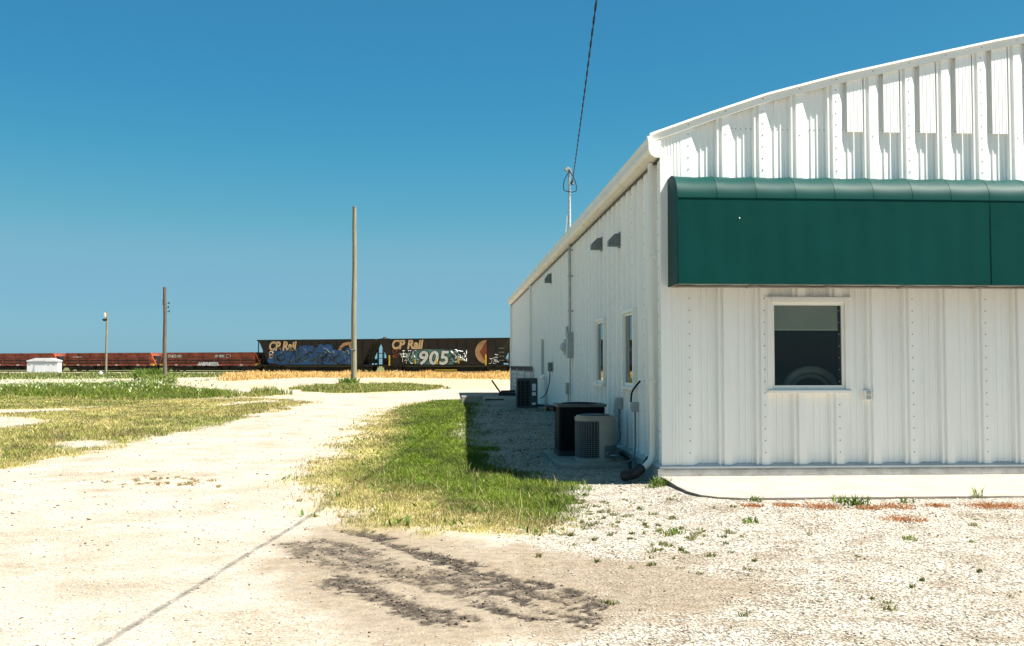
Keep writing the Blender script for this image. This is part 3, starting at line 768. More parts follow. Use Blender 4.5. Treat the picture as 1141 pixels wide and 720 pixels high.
# awning
AX0, AP = on_y(744.3, 300, BY).x, .60
AZ0, AZF, AZ1 = on_y(757, 316.3, BY-AP).z, on_y(757, 219.8, BY-AP).z, on_y(750, 197.6, BY-.2).z
aw = MB(); AXE = XE-1.5
prof = [(BY-.008, AZ1-.005), (BY-.22, AZ1+.005)]
for i in range(1, 9):
    a = PI/2*i/8; prof.append((BY-.22-(AP-.22)*math.sin(a), AZF+(AZ1+.005-AZF)*math.cos(a)))
rows = []; x = AX0; seams = [AX0]
AS = .512
while x < AXE: x += AS; seams.append(min(x, AXE))
for i, s0 in enumerate(seams[:-1]):
    s1 = seams[i+1]
    for t in (0, .04, .2, .5, .8, .96):
        sag = -.012*(1-(2*t-1)**2); rows.append([(s0+(s1-s0)*t, y + .0, z+sag*(1 if 0 < j < 9 else 0)) for j, (y, z) in enumerate(prof)])
rows.append([(AXE, y, z) for y, z in prof])
fr_ = MB(); frx = []
cv = MB(); cv.sheet(rows)
awn = cv.build('awning', M['vinyl'], bld, BO, smooth='all')
ff = MB(); nf = 60
ff.sheet([[(AX0+(AXE-AX0)*i/200., BY-AP-.004*math.sin(i*1.7)*(0 if j in (0, 3) else 1), z) for i in range(201)] for j, z in enumerate((AZ0, AZ0+.35, AZ0+.75, AZF))])
ff.build('valance', M['vinylf'], awn, BO, smooth='all')
sp_ = [(BY-.004, AZ0)]+prof+[(BY-AP, AZ0)]
for X in (AX0-.001, AXE+.001):
    e = MB(); e.add([(X, y, z) for y, z in sp_], [tuple(range(len(sp_)))]); e.build('end_panel', M['vinyls'], awn, BO)
sm_ = MB()
for i, s0 in enumerate(seams):
    if s0 > 9.5: break
    r = .0022 if i != 8 else .003
    sm_.tube([(s0, y-.001, z+.001) for y, z in prof]+([(s0, BY-AP-.003, AZ0)] if i == 8 else []), r, 5)
sm_.tube([(AX0, y, z) for y, z in prof]+[(AX0, BY-AP, AZ0)], .006, 5)
sm_.tube([(AX0, BY-AP-.002, AZF-.004), (AXE, BY-AP-.002, AZF-.004)], .005, 5)
sm_.build('seam', M['vinylf'], awn, BO, smooth='all')
fp = MB(); fp.tube([(AX0+.02, BY-AP+.02, AZ0+.012), (AXE, BY-AP+.02, AZ0+.012)], .016, 8); fp.tube([(AX0+.02, BY-.03, AZ0+.012), (AXE, BY-.03, AZ0+.012)], .016, 8)
for i, s0 in enumerate(seams):
    if i % 2 == 0: fp.bar((s0+.02, BY-.03, AZ0+.012), (s0+.02, BY-AP+.02, AZ0+.012), .026)
    if i % 4 == 2: fp.bar((s0+.02, BY-.03, AZ0+.0), (s0+.35, BY-AP+.02, AZ0+.06), .02)
fp.build('awning_frame', M['pipe'], awn, BO)
h = on_y(824, 243, BY-AP); MB().box(h.x-.007, h.x+.007, BY-AP-.006, BY-AP+.002, h.z-.010, h.z+.010).build('patch', M['sticker'], awn, BO)

# added arch and seat standing in for a vehicle reflection in the front window
q = on_y(905, 437, BY+.55)
ch = thing('reflection_stand_in', (q.x-.02, BY+.55, .3), 'dim arched stand-in for a vehicle reflection in the front window', 'reflection stand-in')
c1 = MB(); pts = []
ring = lambda R, y: [(R*math.cos(a), y, .78+R*.85*math.sin(a)) for a in np.linspace(0, PI, 24)]
c1.tube(ring(.37, 0), .055, 8); c1.tube(ring(.27, .03), .03, 8); c1.build('reflected_arch', M['dim'], ch, smooth='all')
MB().box(-.1, .18, -.075, -.06, .80, .85).build('tag', M['blind'], ch)
MB().box(-.38, .38, -.05, .55, .30, .60, .05).build('reflection_base', M['room'], ch)
lg = MB()
for sx in (-.33, .33):
    for sy in (0., .5): MB().box(sx-.025, sx+.025, sy-.025, sy+.025, 0, .31).build('stand_in_leg', M['room'], ch)

# ------------------------------------------------------------------ slab in front
def slab():
    e = [G0(742, 533)]
    x0 = BX-.04
    poly = [(x0, BY-.046), (x0, 13.0), (BX-.06, 12.4), (BX-.05, 11.9), (BX+.02, 11.55), (BX+.16, 11.36), (BX+.4, 11.27), (BX+1.5, 11.26), (30., 11.26), (30., BY-.046)]
    mb = MB(); mb.prism(poly, 'z', -.35, 0.0)
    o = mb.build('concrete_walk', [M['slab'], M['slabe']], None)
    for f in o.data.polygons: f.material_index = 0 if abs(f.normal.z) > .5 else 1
    bv = o.modifiers.new('edge', 'BEVEL'); bv.width = .018; bv.segments = 2; bv.limit_method = 'ANGLE'
    tag(o, kind='structure')
slab()

# ------------------------------------------------------------------ things fixed to or standing beside the wall
# twisted service cable, mast
ym = on_x(635, 300, BX-.06).y
pm = on_y(634.5, 192, ym); XM = pm.x
ms = thing('service_mast', (XM, ym, 0), 'slim steel power mast with weatherhead rising past the eave', 'power mast')
MO = (XM, ym, 0)
m_ = MB(); m_.tube([(XM, ym, 2.35), (XM, ym, pm.z)], .033, 10); m_.build('mast_pipe', M['zinc'], ms, MO, smooth=True)
m_ = MB(); m_.tube([(XM+.02, ym, pm.z-.02), (XM+.0, ym, pm.z+.06), (XM-.05, ym-.03, pm.z+.085), (XM-.10, ym-.05, pm.z+.03)], [.04,.045,.045,.04], 10); m_.build('weatherhead', M['hood'], ms, MO, smooth=True)
m_ = MB(); m_.bar((XM, ym, pm.z-.25), (XM+.07, ym-.05, pm.z-.25), .03); m_.tube([(XM+.06, ym-.06, pm.z-.25+k*.03) for k in range(-2, 3)], [.02,.035,.02,.035,.02], 8); m_.build('insulator', M['blackpl'], ms, MO)
for z in (2.7, 3.5, 4.1): m_ = MB(); m_.bar((XM-.05, ym-.03, z), (BX+.02, ym-.03, z), .02, .04); m_.build('strap', M['zinc'], ms, MO)
m_ = MB(); m_.bar((XM-.09, ym, 4.50), (XM-.05, ym, 4.9), .03); m_.build('brace', M['zinc'], ms, MO)
m_ = MB()
for sx in (-1, 1):
    P0 = Vector((XM-.06, ym-.04, pm.z+.03)); pts = []
    for t in np.linspace(0, 1, 14):
        a = t*PI; w = .17 if sx < 0 else .13
        pts.append((XM+sx*(w*math.sin(a))+(.05*t), ym-.04, pm.z+.03-.75*t*(1 if t < .6 else 1)+.55*max(0, t-.62)*1.2))
    m_.tube(pts, .009, 6)
m_.build('drip_loop', M['rubber'], ms, MO, smooth='all')
cb = MB(); A = Vector((XM+.06, ym-.06, pm.z-.25))
dv = Vector((-.097, -1, .0))
tw = lambda s: A+dv*s+Vector((0, 0, -.0018*s*(30-s)*.5))
for ph in range(2):
    pts = []; s = 0
    while s < 33:
        a = 2*PI*s/.9+ph*PI; c = tw(s); pts.append(c+Vector((math.cos(a)*.007, 0, math.sin(a)*.007))); s += .07
    cb.tube(pts, .0066, 6)
tag(cb.build('power_cable', M['rubber'], None, smooth='all'), 'black twisted service cable running overhead to the roof mast', 'cable')
# meter
pb = on_x(632.5, 383, BX-.08); yb = ym
me_ = thing('electric_meter', (BX, yb, 1.7), 'grey electric meter box under the mast on the shaded wall', 'electric meter')
MO = (BX, yb, 1.7)
b_ = MB(); zt = on_x(635, 371, BX-.05).z; zb_ = on_x(635, 399, BX-.05).z
b_.box(BX-.14, BX+.0, yb-.18, yb+.16, zb_, zt, .01); b_.build('meter_box', M['greybox'], me_, MO)
b_ = MB(); b_.tube([(BX-.14, yb+.5, zt-.32), (BX-.20, yb+.5, zt-.32)], .10, 14); b_.tube([(BX-.2, yb+.5, zt-.32), (BX-.235, yb+.5, zt-.32)], [.08,.055], 14); b_.build('meter_glass', M['lens'], me_, MO, smooth=True)
b_ = MB(); b_.box(BX-.14, BX, yb+.34, yb+.66, zt-.5, zt-.14, .01); b_.build('socket', M['greybox'], me_, MO)
b_ = MB(); b_.box(BX-.10, BX, yb+.32, yb+.62, zt-.06, zt+.16, .01); b_.build('breaker_box', M['greybox'], me_, MO)
b_ = MB(); b_.tube([(XM, yb, zt), (XM, yb, 2.36)], .03, 8); b_.tube([(BX-.05, yb+.1, zb_), (BX-.05, yb+.1, .2)], .018, 8); b_.build('conduit', M['zinc'], me_, MO, smooth=True)
p = on_x(632.5, 433, BX-.06)
jb = thing('junction_box', (BX, p.y, p.z), 'small grey junction box low on the wall below the electric meter', 'junction box')
b_ = MB(); b_.box(-.11, 0, -.1, .1, -.13, .13, .01); b_.build('box', M['greybox'], jb)
b_ = MB(); b_.tube([(-.05, 0, -.13), (-.05, 0, -.6)], .02, 8); b_.build('conduit', M['zinc'], jb)
# disconnect switches + their whips
def disconnect(px, pyt, pyb, label, w=.1, path=None, col='greybox'):
    a = on_x(px, pyt, BX-.08); b = on_x(px, pyb, BX-.08); y = a.y
    t = thing('disconnect_switch', (BX, y, b.z), label, 'switch box')
    m = MB(); m.box(BX-.11, BX-.001, y-w, y+w, b.z, a.z, .008); m.box(BX-.118, BX-.11, y-w*.7, y+w*.7, b.z+.03, a.z-.03); m.build('box', M[col], t, (BX, y, b.z))
    if path:
        c = MB(); c.tube(path(y, b.z), .014, 8); c.build('flexible_conduit', M['blackpl' if col != 'greybox' else 'wire'], t, (BX, y, b.z), smooth='all')
def smooth_path(pts, n=8):
    pts = [Vector(p) for p in pts]; out = []
    for i in range(len(pts)-1):
        p0 = pts[max(i-1, 0)]; p1 = pts[i]; p2 = pts[i+1]; p3 = pts[min(i+2, len(pts)-1)]
        for k in range(n):
            t = k/n; out.append(.5*((2*p1)+(p2-p0)*t+(2*p0-5*p1+4*p2-p3)*t*t+(3*p1-p0-3*p2+p3)*t**3))
    return out+[pts[-1]]
disconnect(688, 443, 456, 'grey switch box on the wall right above the rounded condenser', .055, lambda y, z: smooth_path([(BX-.05, y, z), (BX-.05, y, z-.3), (BX-.06, y-.05, .25), (BX-.2, y-.2, .12)]))
disconnect(705.5, 448, 459, 'small grey switch box under the window beside the near downspout', .042, lambda y, z: smooth_path([(BX-.05, y, z), (BX-.05, y, z-.45), (BX-.06, y-.02, .22), (BX-.12, y-.15, .08), (BX-.3, y-.25, .02)]))
pu = [on_x(x, y, BX-.09) for x, y in ((703, 448), (704, 438), (708, 431), (713, 425))]
c = MB(); c.tube(smooth_path(pu), .014, 8); tag(c.build('wall_cable', M['rubber'], None, smooth='all'), 'short black cable curling up to the near side window sill', 'cable')
disconnect(612, 404, 414, 'dark switch box beside the far side window above the charcoal condenser', .12, lambda y, z: smooth_path([(BX-.06, y, z), (BX-.08, y, z-.3), (BX-.2, y-.2, z-.62), (BX-.36, y-.5, z-.72)]), col='hood')
# outlet on the front wall
p = on_y(966.5, 440, BY+.01)
ou = thing('outlet_box', (p.x, BY, p.z), 'small white weatherproof outlet on the front wall right of the window', 'outlet')
m = MB(); m.box(-.045, .045, -.03, .08, -.075, .065, .01); m.build('cover', M['trim'], ou)
m = MB(); m.box(-.028, .032, -.045, -.03, .004, .05, .006); m.box(-.028, .032, -.045, -.03, -.06, -.012, .006); m.build('flap', M['greybox'], ou)
# drain pipe
c = MB(); g = float(gh(2.6, 13.6))
base_p = smooth_path([(BX-.235, 13.80, .075), (BX-.33, 13.7, .02), (BX-.42, 13.70, -.01), (BX-.47, 13.76, -.02)], 14)
c.tube(base_p, [.064+.008*(k % 2) for k in range(len(base_p))], 14)
tag(c.build('drain_pipe', M['blackpl'], None, smooth=False), 'fat black corrugated drain pipe at the foot of the near downspout', 'drain pipe')
c = MB(); c.tube(smooth_path([(2.62, 15.9, .10), (2.66, 15.3, .05), (2.58, 14.8, .0), (2.54, 14.4, -.02), (2.62, 14.15, .04), (2.71, 14.08, .2)]), .022, 8)
tag(c.build('garden_hose', M['rubber'], None, smooth='all'), 'black hose looped along the wall foot beside the near downspout', 'hose')

# ---- condensers
def rounded(w, d, r, n=6, corners=(1,1,1,1)):
    pts = []
    for (cx, cy, a0, on) in ((w/2, -d/2, -PI/2, corners[0]), (w/2, d/2, 0, corners[1]), (-w/2, d/2, PI/2, corners[2]), (-w/2, -d/2, PI, corners[3])):
        rr = r if on else .02
        ox = cx-math.copysign(rr, cx); oy = cy-math.copysign(rr, cy)
        for k in range(n+1):
            a = a0+PI/2*k/n; pts.append((ox+rr*math.cos(a), oy+rr*math.sin(a)))
    return pts
def scale_poly(p, s): return [(x*s, y*s) for x, y in p]
def fan_grille(r, z, n, m):
    f = MB()
    for k in range(1, n+1):
        R = r*k/n; f.tube([(R*math.cos(a), R*math.sin(a), z+.012*(1-(k/n)**2)) for a in np.linspace(0, 2*PI, 25)], .004, 4, False)
    for k in range(8): f.bar((0, 0, z+.012), (r*math.cos(k*PI/4), r*math.sin(k*PI/4), z), .008)
    return f
# near one: rounded, grey
p = Gp(667, 517); X0 = 1.955; W1 = .60; y1 = 15.75; g = float(gh(2.2, 15.9))+.06
pad = MB(); pad.box(1.62, 2.72, 15.45, 18.1, g-.2, g, .015); tag(pad.build('concrete_pad', M['pad'], None), 'low concrete pad under the two near condensers', 'concrete pad')
ac = thing('air_conditioner', (X0+W1/2, y1+.31, g), 'rounded grey air conditioner condenser with wire guard, nearest to the corner', 'air conditioner', group='condensers along the side wall')
P1 = rounded(W1, .62, .20, 8)
m = MB(); m.prism(scale_poly(P1, .93), 'z', .05, .64); m.build('coil', M['acdark'], ac)
m = MB(); m.prism(scale_poly(P1, 1.0), 'z', 0, .06); m.build('base_pan', M['acgrey'], ac)
m = MB(); m.prism(scale_poly(P1, 1.02), 'z', .625, .68); m.prism(scale_poly(P1, .93), 'z', .6805, .705); m.build('top_lid', M['acgrey'], ac)
m = MB(); m.tube([(0, 0, .7055), (0, 0, .711)], .225, 24); m.build('fan_well', M['acblack'], ac)
fan_grille(.225, .716, 6, None).build('fan_grille', M['wire'], ac)
m = MB(); nP = len(P1)
pl = P1+[P1[0]]
for k in range(19): 
    z = .075+k*.03; m.tube([(x*.99, y*.99, z) for x, y in pl], .0032, 4, False)
acc = 0
for (xa, ya), (xb, yb_) in zip(pl[:-1], pl[1:]):
    L_ = math.hypot(xb-xa, yb_-ya); nn = max(1, round(L_/.055))
    for j in range(nn): 
        t = j/nn; m.bar(((xa+(xb-xa)*t)*.995, (ya+(yb_-ya)*t)*.995, .06), ((xa+(xb-xa)*t)*.995, (ya+(yb_-ya)*t)*.995, .63), .007)
m.build('wire_guard', M['wire'], ac)
m = MB(); fr = [(0.02, -.312), (.10, -.312)]+[(x*1.01, y*1.01) for x, y in P1[:9]]+[(.305, .0)]
m.sheet([[(x, y, .255) for x, y in fr], [(x, y, .63) for x, y in fr]])
f2 = [(0.02, -.313), (.10, -.313)]; m.sheet([[(x, y, .06) for x, y in f2], [(x, y, .256) for x, y in f2]])
m.build('service_panel', M['acgrey'], ac)
m = MB(); f3 = [(x*.985, y*.985) for x, y in P1[:9]]; f3 = [(.10, -.303)]+f3+[(.297, 0)]; m.sheet([[(x, y, .06) for x, y in f3], [(x, y, .256) for x, y in f3]]); m.build('valve_cover', M['wire'], ac)
m = MB(); m.tube([(.14, -.30, .14), (.14, -.325, .14)], .014, 8); m.tube([(.2, -.28, .1), (.26, -.32, .1), (.42, -.2, .09)], .014, 8); m.build('service_valve', M['zinc'], ac)
# black one behind
X0, W2, y2 = 1.76, .79, 16.85
ac2 = thing('air_conditioner', (X0+W2/2, y2+.38, g), 'big black square air conditioner condenser behind the rounded grey one', 'air conditioner', group='condensers along the side wall')
P2 = rounded(W2, .76, .05, 4)
m = MB(); m.prism(scale_poly(P2, .96), 'z', .08, .80); m.build('coil', M['acblack'], ac2)
m = MB(); m.prism(P2, 'z', 0, .085); m.build('base_pan', M['acdark'], ac2)
m = MB()
for k in range(23): m.prism(scale_poly(P2, .985), 'z', .11+k*.03, .116+k*.03)
m.build('louvre_guard', M['acblack'], ac2)
m = MB(); m.prism(scale_poly(P2, 1.04), 'z', .80, .845); m.build('top_lid', M['lidgrey'], ac2)
m = MB(); m.tube([(0, 0, .8455), (0, 0, .85)], .3, 24); m.build('fan_well', M['acblack'], ac2)
fan_grille(.3, .856, 7, None).build('fan_grille', M['acdark'], ac2)
for sx in (-.3, .3):
    for sy in (-.3, .3): MB().box(sx-.05, sx+.05, sy-.05, sy+.05, -.02, .0).build('foot', M['acblack'], ac2)
# far one, charcoal
y3 = 29.6; g3 = float(gh(2.2, y3)); X0 = 1.9; W3 = .60
pad = MB(); pad.box(1.82, 2.58, y3-.08, y3+.72, g3-.2, g3+.03, .01); tag(pad.build('concrete_pad', M['pad'], None), 'small concrete pad under the far charcoal condenser', 'concrete pad')
ac3 = thing('air_conditioner', (X0+W3/2, y3+.31, g3+.03), 'charcoal air conditioner condenser with white stickers, farthest along the wall', 'air conditioner', group='condensers along the side wall')
P3 = rounded(W3, .62, .06, 4)
m = MB(); m.prism(scale_poly(P3, .95), 'z', .03, .82); m.build('coil', M['acblack'], ac3)
m = MB(); m.prism(P3, 'z', 0, .06); m.prism(scale_poly(P3, 1.01), 'z', .79, .86); m.build('top_lid', M['acnavy'], ac3)
m = MB()
for k in range(17): m.prism(scale_poly(P3, .985), 'z', .09+k*.042, .1+k*.042)
for xx in (-.3, -.18, -.06, .06): m.box(xx-.008, xx+.008, -.308, -.296, .06, .79)
m.build('louvre_guard', M['acnavy'], ac3)
m = MB(); m.box(.09, .3, -.312, -.05, .06, .79); m.build('service_panel', M['acnavy'], ac3)
for z0, z1 in ((.50, .70), (.36, .46), (.10, .16)): MB().box(.14, .25, -.316, -.313, z0, z1).build('sticker', M['sticker'], ac3)
# pipes between the wall and the far/black units
c = MB(); c.tube(smooth_path([(1.78, 17.5, g+.74), (1.70, 17.6, g+.76), (1.62, 17.6, g+.75)]), .05, 10)
tag(c.build('pipe_stub', M['blackpl'], None, smooth=True), 'stubby black pipe poking out left of the big black condenser top', 'pipe')
c = MB(); c.tube(smooth_path([(2.45, y3+.2, g3+.10), (2.6, y3-.3, g3+.12), (2.72, y3-1.0, g3+.12), (2.74, y3-1.4, g3+.14)]), .035, 8)
tag(c.build('refrigerant_pipe', M['blackpl'], None, smooth=True), 'black insulated pipe from the charcoal condenser into the wall foot', 'pipe')

# ---- loose things on the gravel by the far end
q = Gp(526, 450.5)
bl = thing('concrete_block', (q.x, q.y, q.z), 'long grey concrete block lying at the end of the grass', 'concrete block')
m = MB(); m.box(-.35, .35, 0, .3, -.05, .27, .02); m.build('block', M['pad'], bl)
a = Gp(560, 441); yy = a.y; b = on_y(548, 424, yy-.3)
c = MB(); c.tube([a, b], .035, 8); tag(c.build('leaning_rod', M['blackpl'], None), 'dark rod leaning out of the gravel near the far corner', 'rod')
q = Gp(569, 441)
m = thing('scrap_pile', (q.x-.1, q.y, q.z), 'low black timber pieces piled at the far wall corner', 'timber')
mm = MB(); mm.box(-.4, .35, -.1, .12, -.02, .12); mm.build('timber', M['blackpl'], m); mm = MB(); mm.bar((-.3, .0, .17), (.3, .1, .18), .1); mm.build('timber', M['tie'], m)
q = Gp(545, 447)
m = MB(); m.bar((q.x-.1, q.y+.6, q.z+.03), (q.x+.55, q.y+.8, q.z+.03), .10, .05); tag(m.build('timber_board', M['tie'], None), 'dark timber board lying flat between concrete block and wall', 'board')
# chain link fence piece along the wall
fx0 = BX-.09; fy0, fy1 = 33.6, 46.0; gz = .2
fe = thing('chain_link_fence', (fx0, fy0, gz), 'low chain link fence with spiky top standing along the far wall', 'fence')
for y in np.linspace(0, fy1-fy0, 4):
    m = MB(); m.tube([(0, y, -.2), (0, y, 1.12)], .024, 8); m.build('post', M['zinc'], fe)
m = MB(); s = 0; Hh = 1.08; st = .22
while s < fy1-fy0:
    m.bar((.01, s, 0), (.01, min(s+Hh*.6, fy1-fy0), Hh if s+Hh*.6 < fy1-fy0 else (fy1-fy0-s)/.6), .004)
    m.bar((-.01, s+Hh*.6, 0), (-.01, s, Hh), .004) if s+Hh*.6 < fy1-fy0 else None
    s += st
m.build('wire_mesh', M['zinc'], fe)
s = 0
while s < fy1-fy0: m = MB(); m.bar((.0, s, Hh-.02), (-.03, s+.16, Hh+.14), .03); m.build('barb', M['blackpl'], fe); s += .55

# ------------------------------------------------------------------ poles
def pole(name, pxb, pyb, pyt, r0, r1, label, m, lean=0):
    p = Gp(pxb, pyb); top = on_y(pxb+lean, pyt, p.y)
    t = thing(name, p, label, 'utility pole'); H = top.z-p.z
    mb = MB(); n = 9; mb.tube([((top.x-p.x)*k/n+.02*math.sin(k*1.3), 0, -.4+(H+.4)*k/n) for k in range(n+1)], [r0+(r1-r0)*k/n for k in range(n+1)], 12)
    mb.build('shaft', m, t, smooth=True); return t, H, p
t, H, p = pole('utility_pole', 394, 428, 230.5, .20, .13, 'tall bare grey wooden pole standing alone before the hopper cars', M['wood'], 1.2)
MB().bar((-.2, -.19, 2.35), (.15, -.19, 2.37), .05).build('step_bracket', M['zinc'], t)
m = MB(); m.tube([(0,0,H-.02),(0,0,H+.01)], .14, 10); m.build('pole_cap', M['zinc'], t)
t, H, p = pole('utility_pole', 183.5, 425, 320, .17, .13, 'shorter brown wooden pole with insulators near its top', M['woodd'], .3)
for k, (dx, dz) in enumerate(((.27, -1.3), (.22, -1.62), (.29, -1.95))):
    m = MB(); m.bar((.1, -.05, H+dz), (dx, -.05, H+dz), .03); m.tube([(dx, -.05, H+dz-.06), (dx, -.05, H+dz+.09)], .05, 8); m.build('insulator', M['blackpl'], t)
MB().box(-.24, -.12, -.1, .1, H-1.45, H-.95).build('fuse_box', M['hood'], t)
p = Gp(118, 418.5); top = on_y(118.4, 347, p.y); H = top.z-p.z
t = thing('lamp_post', p, 'slim floodlight post with two lamps beyond the green weeds', 'lamp post')
m = MB(); m.tube([(0,0,-.3),(0,0,H*.5),(.04,0,H)], [.16,.13,.11], 10); m.build('shaft', M['wood'], t, smooth=True)
m = MB(); m.box(-.32, -.05, -.25, .1, H-.75, H-.2, .04); m.build('floodlight', M['lens'], t)
m = MB(); m.tube([(-.22, -.1, H-.95), (-.22, -.1, H-1.25)], [.34, .2], 12); m.bar((-.22, -.1, H-.98), (.05, 0, H-.98), .06); m.build('lamp_head', M['blackpl'], t)
MB().bar((.15, 0, H*.42), (.32, 0, H*.38), .05).build('bracket', M['zinc'], t)

# ------------------------------------------------------------------ railway
RAILZ = .63
ang = math.atan2(TE.y, TE.x)
def upx(px):
    d = ray(px, 400); k = d.x/d.y      # X = k Y on the face line
    Y = (TP0.y-TE.y/TE.x*TP0.x*1.0)/(1-TE.y/TE.x*k) if False else None
    s = TE.y/TE.x; Y = (TP0.y-s*TP0.x)/(1-s*k); return (k*Y-TP0.x)/TE.x
TC = TP0-TN*1.5
def tpos(u, z=0): return Vector((TC.x+TE.x*u, TC.y+TE.y*u, z))
trk = bpy.data.objects.new('railway_track', None); COL.objects.link(trk); trk.location = tpos(0, 0); trk.rotation_euler = (0,0,ang); trk['kind'] = 'structure'
u0, u1 = upx(-60), upx(660)
m = MB()
for y in (-.72, .72): m.box(u0, u1, y-.035, y+.035, RAILZ-.15, RAILZ)
m.build('rail', M['rail'], trk)
m = MB(); u = u0
while u < u1: m.box(u, u+.22, -1.3, 1.3, RAILZ-.28, RAILZ-.151); u += .62
m.build('tie', M['tie'], trk)
m = MB(); m.prism([(-2.6, .1), (2.6, .1), (1.7, RAILZ-.19), (-1.7, RAILZ-.19)], 'x', u0, u1); m.build('ballast', M['ballast'], trk)

def text_mesh(body, size, offset=0, shear=0, name='lettering', spacing=1.):
    cu = bpy.data.curves.new(name, 'FONT'); cu.body = body; cu.size = size; cu.offset = offset; cu.shear = shear; cu.space_character = spacing; cu.resolution_u = 3
    o = bpy.data.objects.new(name, cu); COL.objects.link(o); bpy.context.view_layer.update()
    me = bpy.data.meshes.new_from_object(o.evaluated_get(bpy.context.evaluated_depsgraph_get()))
    bpy.data.objects.remove(o); me.transform(Matrix.Rotation(PI/2, 4, 'X')); return me
def decal(me, name, m, parent, x, y, z, sx=1, sz=1):
    me = me.copy(); me.transform(Matrix.Diagonal((sx, 1, sz, 1))); me.transform(Matrix.Translation((x, y, z)))
    me.materials.clear(); me.materials.append(m)
    o = bpy.data.objects.new(name, me); COL.objects.link(o); o.parent = parent; return o
def wheelset(par, x):
    """a two-axle truck at x: frame with four wheels as sub-parts"""
    f = MB()
    for y in (-1.02, 1.02):
        f.prism([(x-1.25,.42),(x-.95,.62),(x+.95,.62),(x+1.25,.42),(x+.9,.36),(x+.45,.2),(x-.45,.2),(x-.9,.36)], 'y', y-.07, y+.07)
    f.box(x-.2, x+.2, -1., 1., .35, .7)
    fo_ = f.build('truck_frame', M['black'], par)
    for dx in (-.88, .88):
        for y in (-.75, .75):
            w = MB(); w.tube([(x+dx, y-.07, .46), (x+dx, y-.03, .46), (x+dx, y+.07, .46)], [.46,.43,.43], 18); w.build('wheel', M['rail'], fo_, smooth=True)
def coupler(par, x, s):
    MB().box(min(x, x+s*.75), max(x, x+s*.75), -.12, .12, .75, 1.0).build('coupler', M['black'], par)

# side-dump gondolas, built once and copied
def make_gondola(L):
    t = thing('dump_car', (0,0,0), 'x', 'rail car', 0)
    hl = L/2; zb, zt = .78, 2.78
    b = MB()
    for sgn in (-1, 1):
        y = sgn*1.5
        ya, yb = min(y, y-sgn*.12), max(y, y-sgn*.12)
        b.box(-hl+1.1, hl-1.1, ya, yb, zb, zt)
        for z0, z1, pr in ((zt-.16, zt, .10), (1.72, 1.92, .09), (zb, zb+.34, .13)): b.box(-hl+1.0, hl-1.0, min(y, y+sgn*pr), max(y, y+sgn*pr), z0, z1)
        n = 7
        for k in range(n+1):
            x = -hl+1.15+(L-2.3)*k/n; b.box(x-.07, x+.07, min(y, y+sgn*.085), max(y, y+sgn*.085), zb+.35, zt-.17)
    b.box(-hl+1.0, hl-1.0, -1.38, 1.38, zb, zb+.15)
    b.box(-hl+1.0, -hl+1.1, -1.38, 1.38, zb+.16, zt); b.box(hl-1.1, hl-1.0, -1.38, 1.38, zb+.16, zt)
    b.build('body', M['red'], t)
    for s in (-1, 1):
        for yy, w_ in ((-1.45, -1.2), (1.45, 1.2)): e = MB(); e.bar((s*(hl-.98), yy, zt-.1), (s*(hl-.2), w_, zb+.1), .16); e.build('end_brace', M['orange'], t)
        e = MB(); e.bar((s*(hl-.98), -1.45, zb+.2), (s*(hl-.3), -1.0, 1.7), .12); e.build('end_brace', M['orange'], t)
    for s in (-1, 1): e = MB(); e.box(*sorted((s*(hl-.99), s*(hl-.12))), -1.25, 1.25, zb-.25, zb+.12); e.box(*sorted((s*(hl-.99), s*(hl-.45))), -1.1, 1.1, zb+.12, 2.3); e.build('end_platform', M['black'], t)
    e = MB(); e.box(-hl+1.1, hl-1.1, -1.51, -1.495, 1.50, 1.715); e.box(-hl+1.1, hl-1.1, -1.51, -1.495, zb+.36, zb+.5); e.build('dark_side_strip', M['hopper'], t)  # thin dark strips along the side, below the mid rib and above the flange
    uf = MB(); uf.box(-hl+.1, hl-.1, -.5, .5, .5, .76); uf.box(-hl+3.6, hl-3.6, -.9, .9, .12, .7)
    for x in (-2.9, -1.1, 1.2, 3.0): uf.tube([(x, -1.2, .55), (x, 1.2, .55)], .28, 10); uf.bar((x, -1.25, .8), (x, -1.25, .25), .14)
    uf.tube([(-1.6, -1.05, .42), (1.9, -1.05, .42)], .2, 10)
    uf.build('underframe', M['black'], t)
    for x in (-hl+2.3, hl-2.3): wheelset(t, x)
    coupler(t, -hl, -1); coupler(t, hl, 1)
    for x in (-hl+.75, -hl+3.4, -1.6, 1.7, hl-3.2, hl-.75):
        big = abs(x) > hl-1; m = MB(); m.box(x-(.3 if big else .22), x+(.3 if big else .22), -1.66 if not big else -1.50, -1.635 if not big else -1.3, zb+.05, zb+(.25 if not big else .32)); m.build('reflector', M['yellow'] if big else M['wtext'], t)
    ld = MB()
    for z in (.5, .85, 1.2, 1.55, 1.9): ld.bar((-hl+.25, -1.42, z), (-hl+.75, -1.42, z), .03)
    ld.bar((-hl+.25, -1.42, .4), (-hl+.25, -1.42, 2.1), .03); ld.build('ladder', M['black'], t)
    return t
ug = [(upx(-44), upx(66)), (upx(68), upx(174)), (upx(175.5), upx(291))]
LG = ug[1][1]-ug[1][0]
proto = make_gondola(LG)
glabels = ['rust red dump car behind the white hut, cut by the left edge', 'rust red dump car standing behind the lamp post', 'rust red dump car with white lettering coupled to the first hopper']
gcs = []
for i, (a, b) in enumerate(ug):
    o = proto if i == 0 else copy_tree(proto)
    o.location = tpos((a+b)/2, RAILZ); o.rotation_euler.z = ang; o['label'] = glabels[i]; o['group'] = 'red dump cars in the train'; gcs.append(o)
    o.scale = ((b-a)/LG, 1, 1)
t3 = gcs[2]
decal(text_mesh('SP402180', .6, .025, 0), 'lettering', M['wtext'], t3, -LG/2+1.9, -1.6, 2.05)
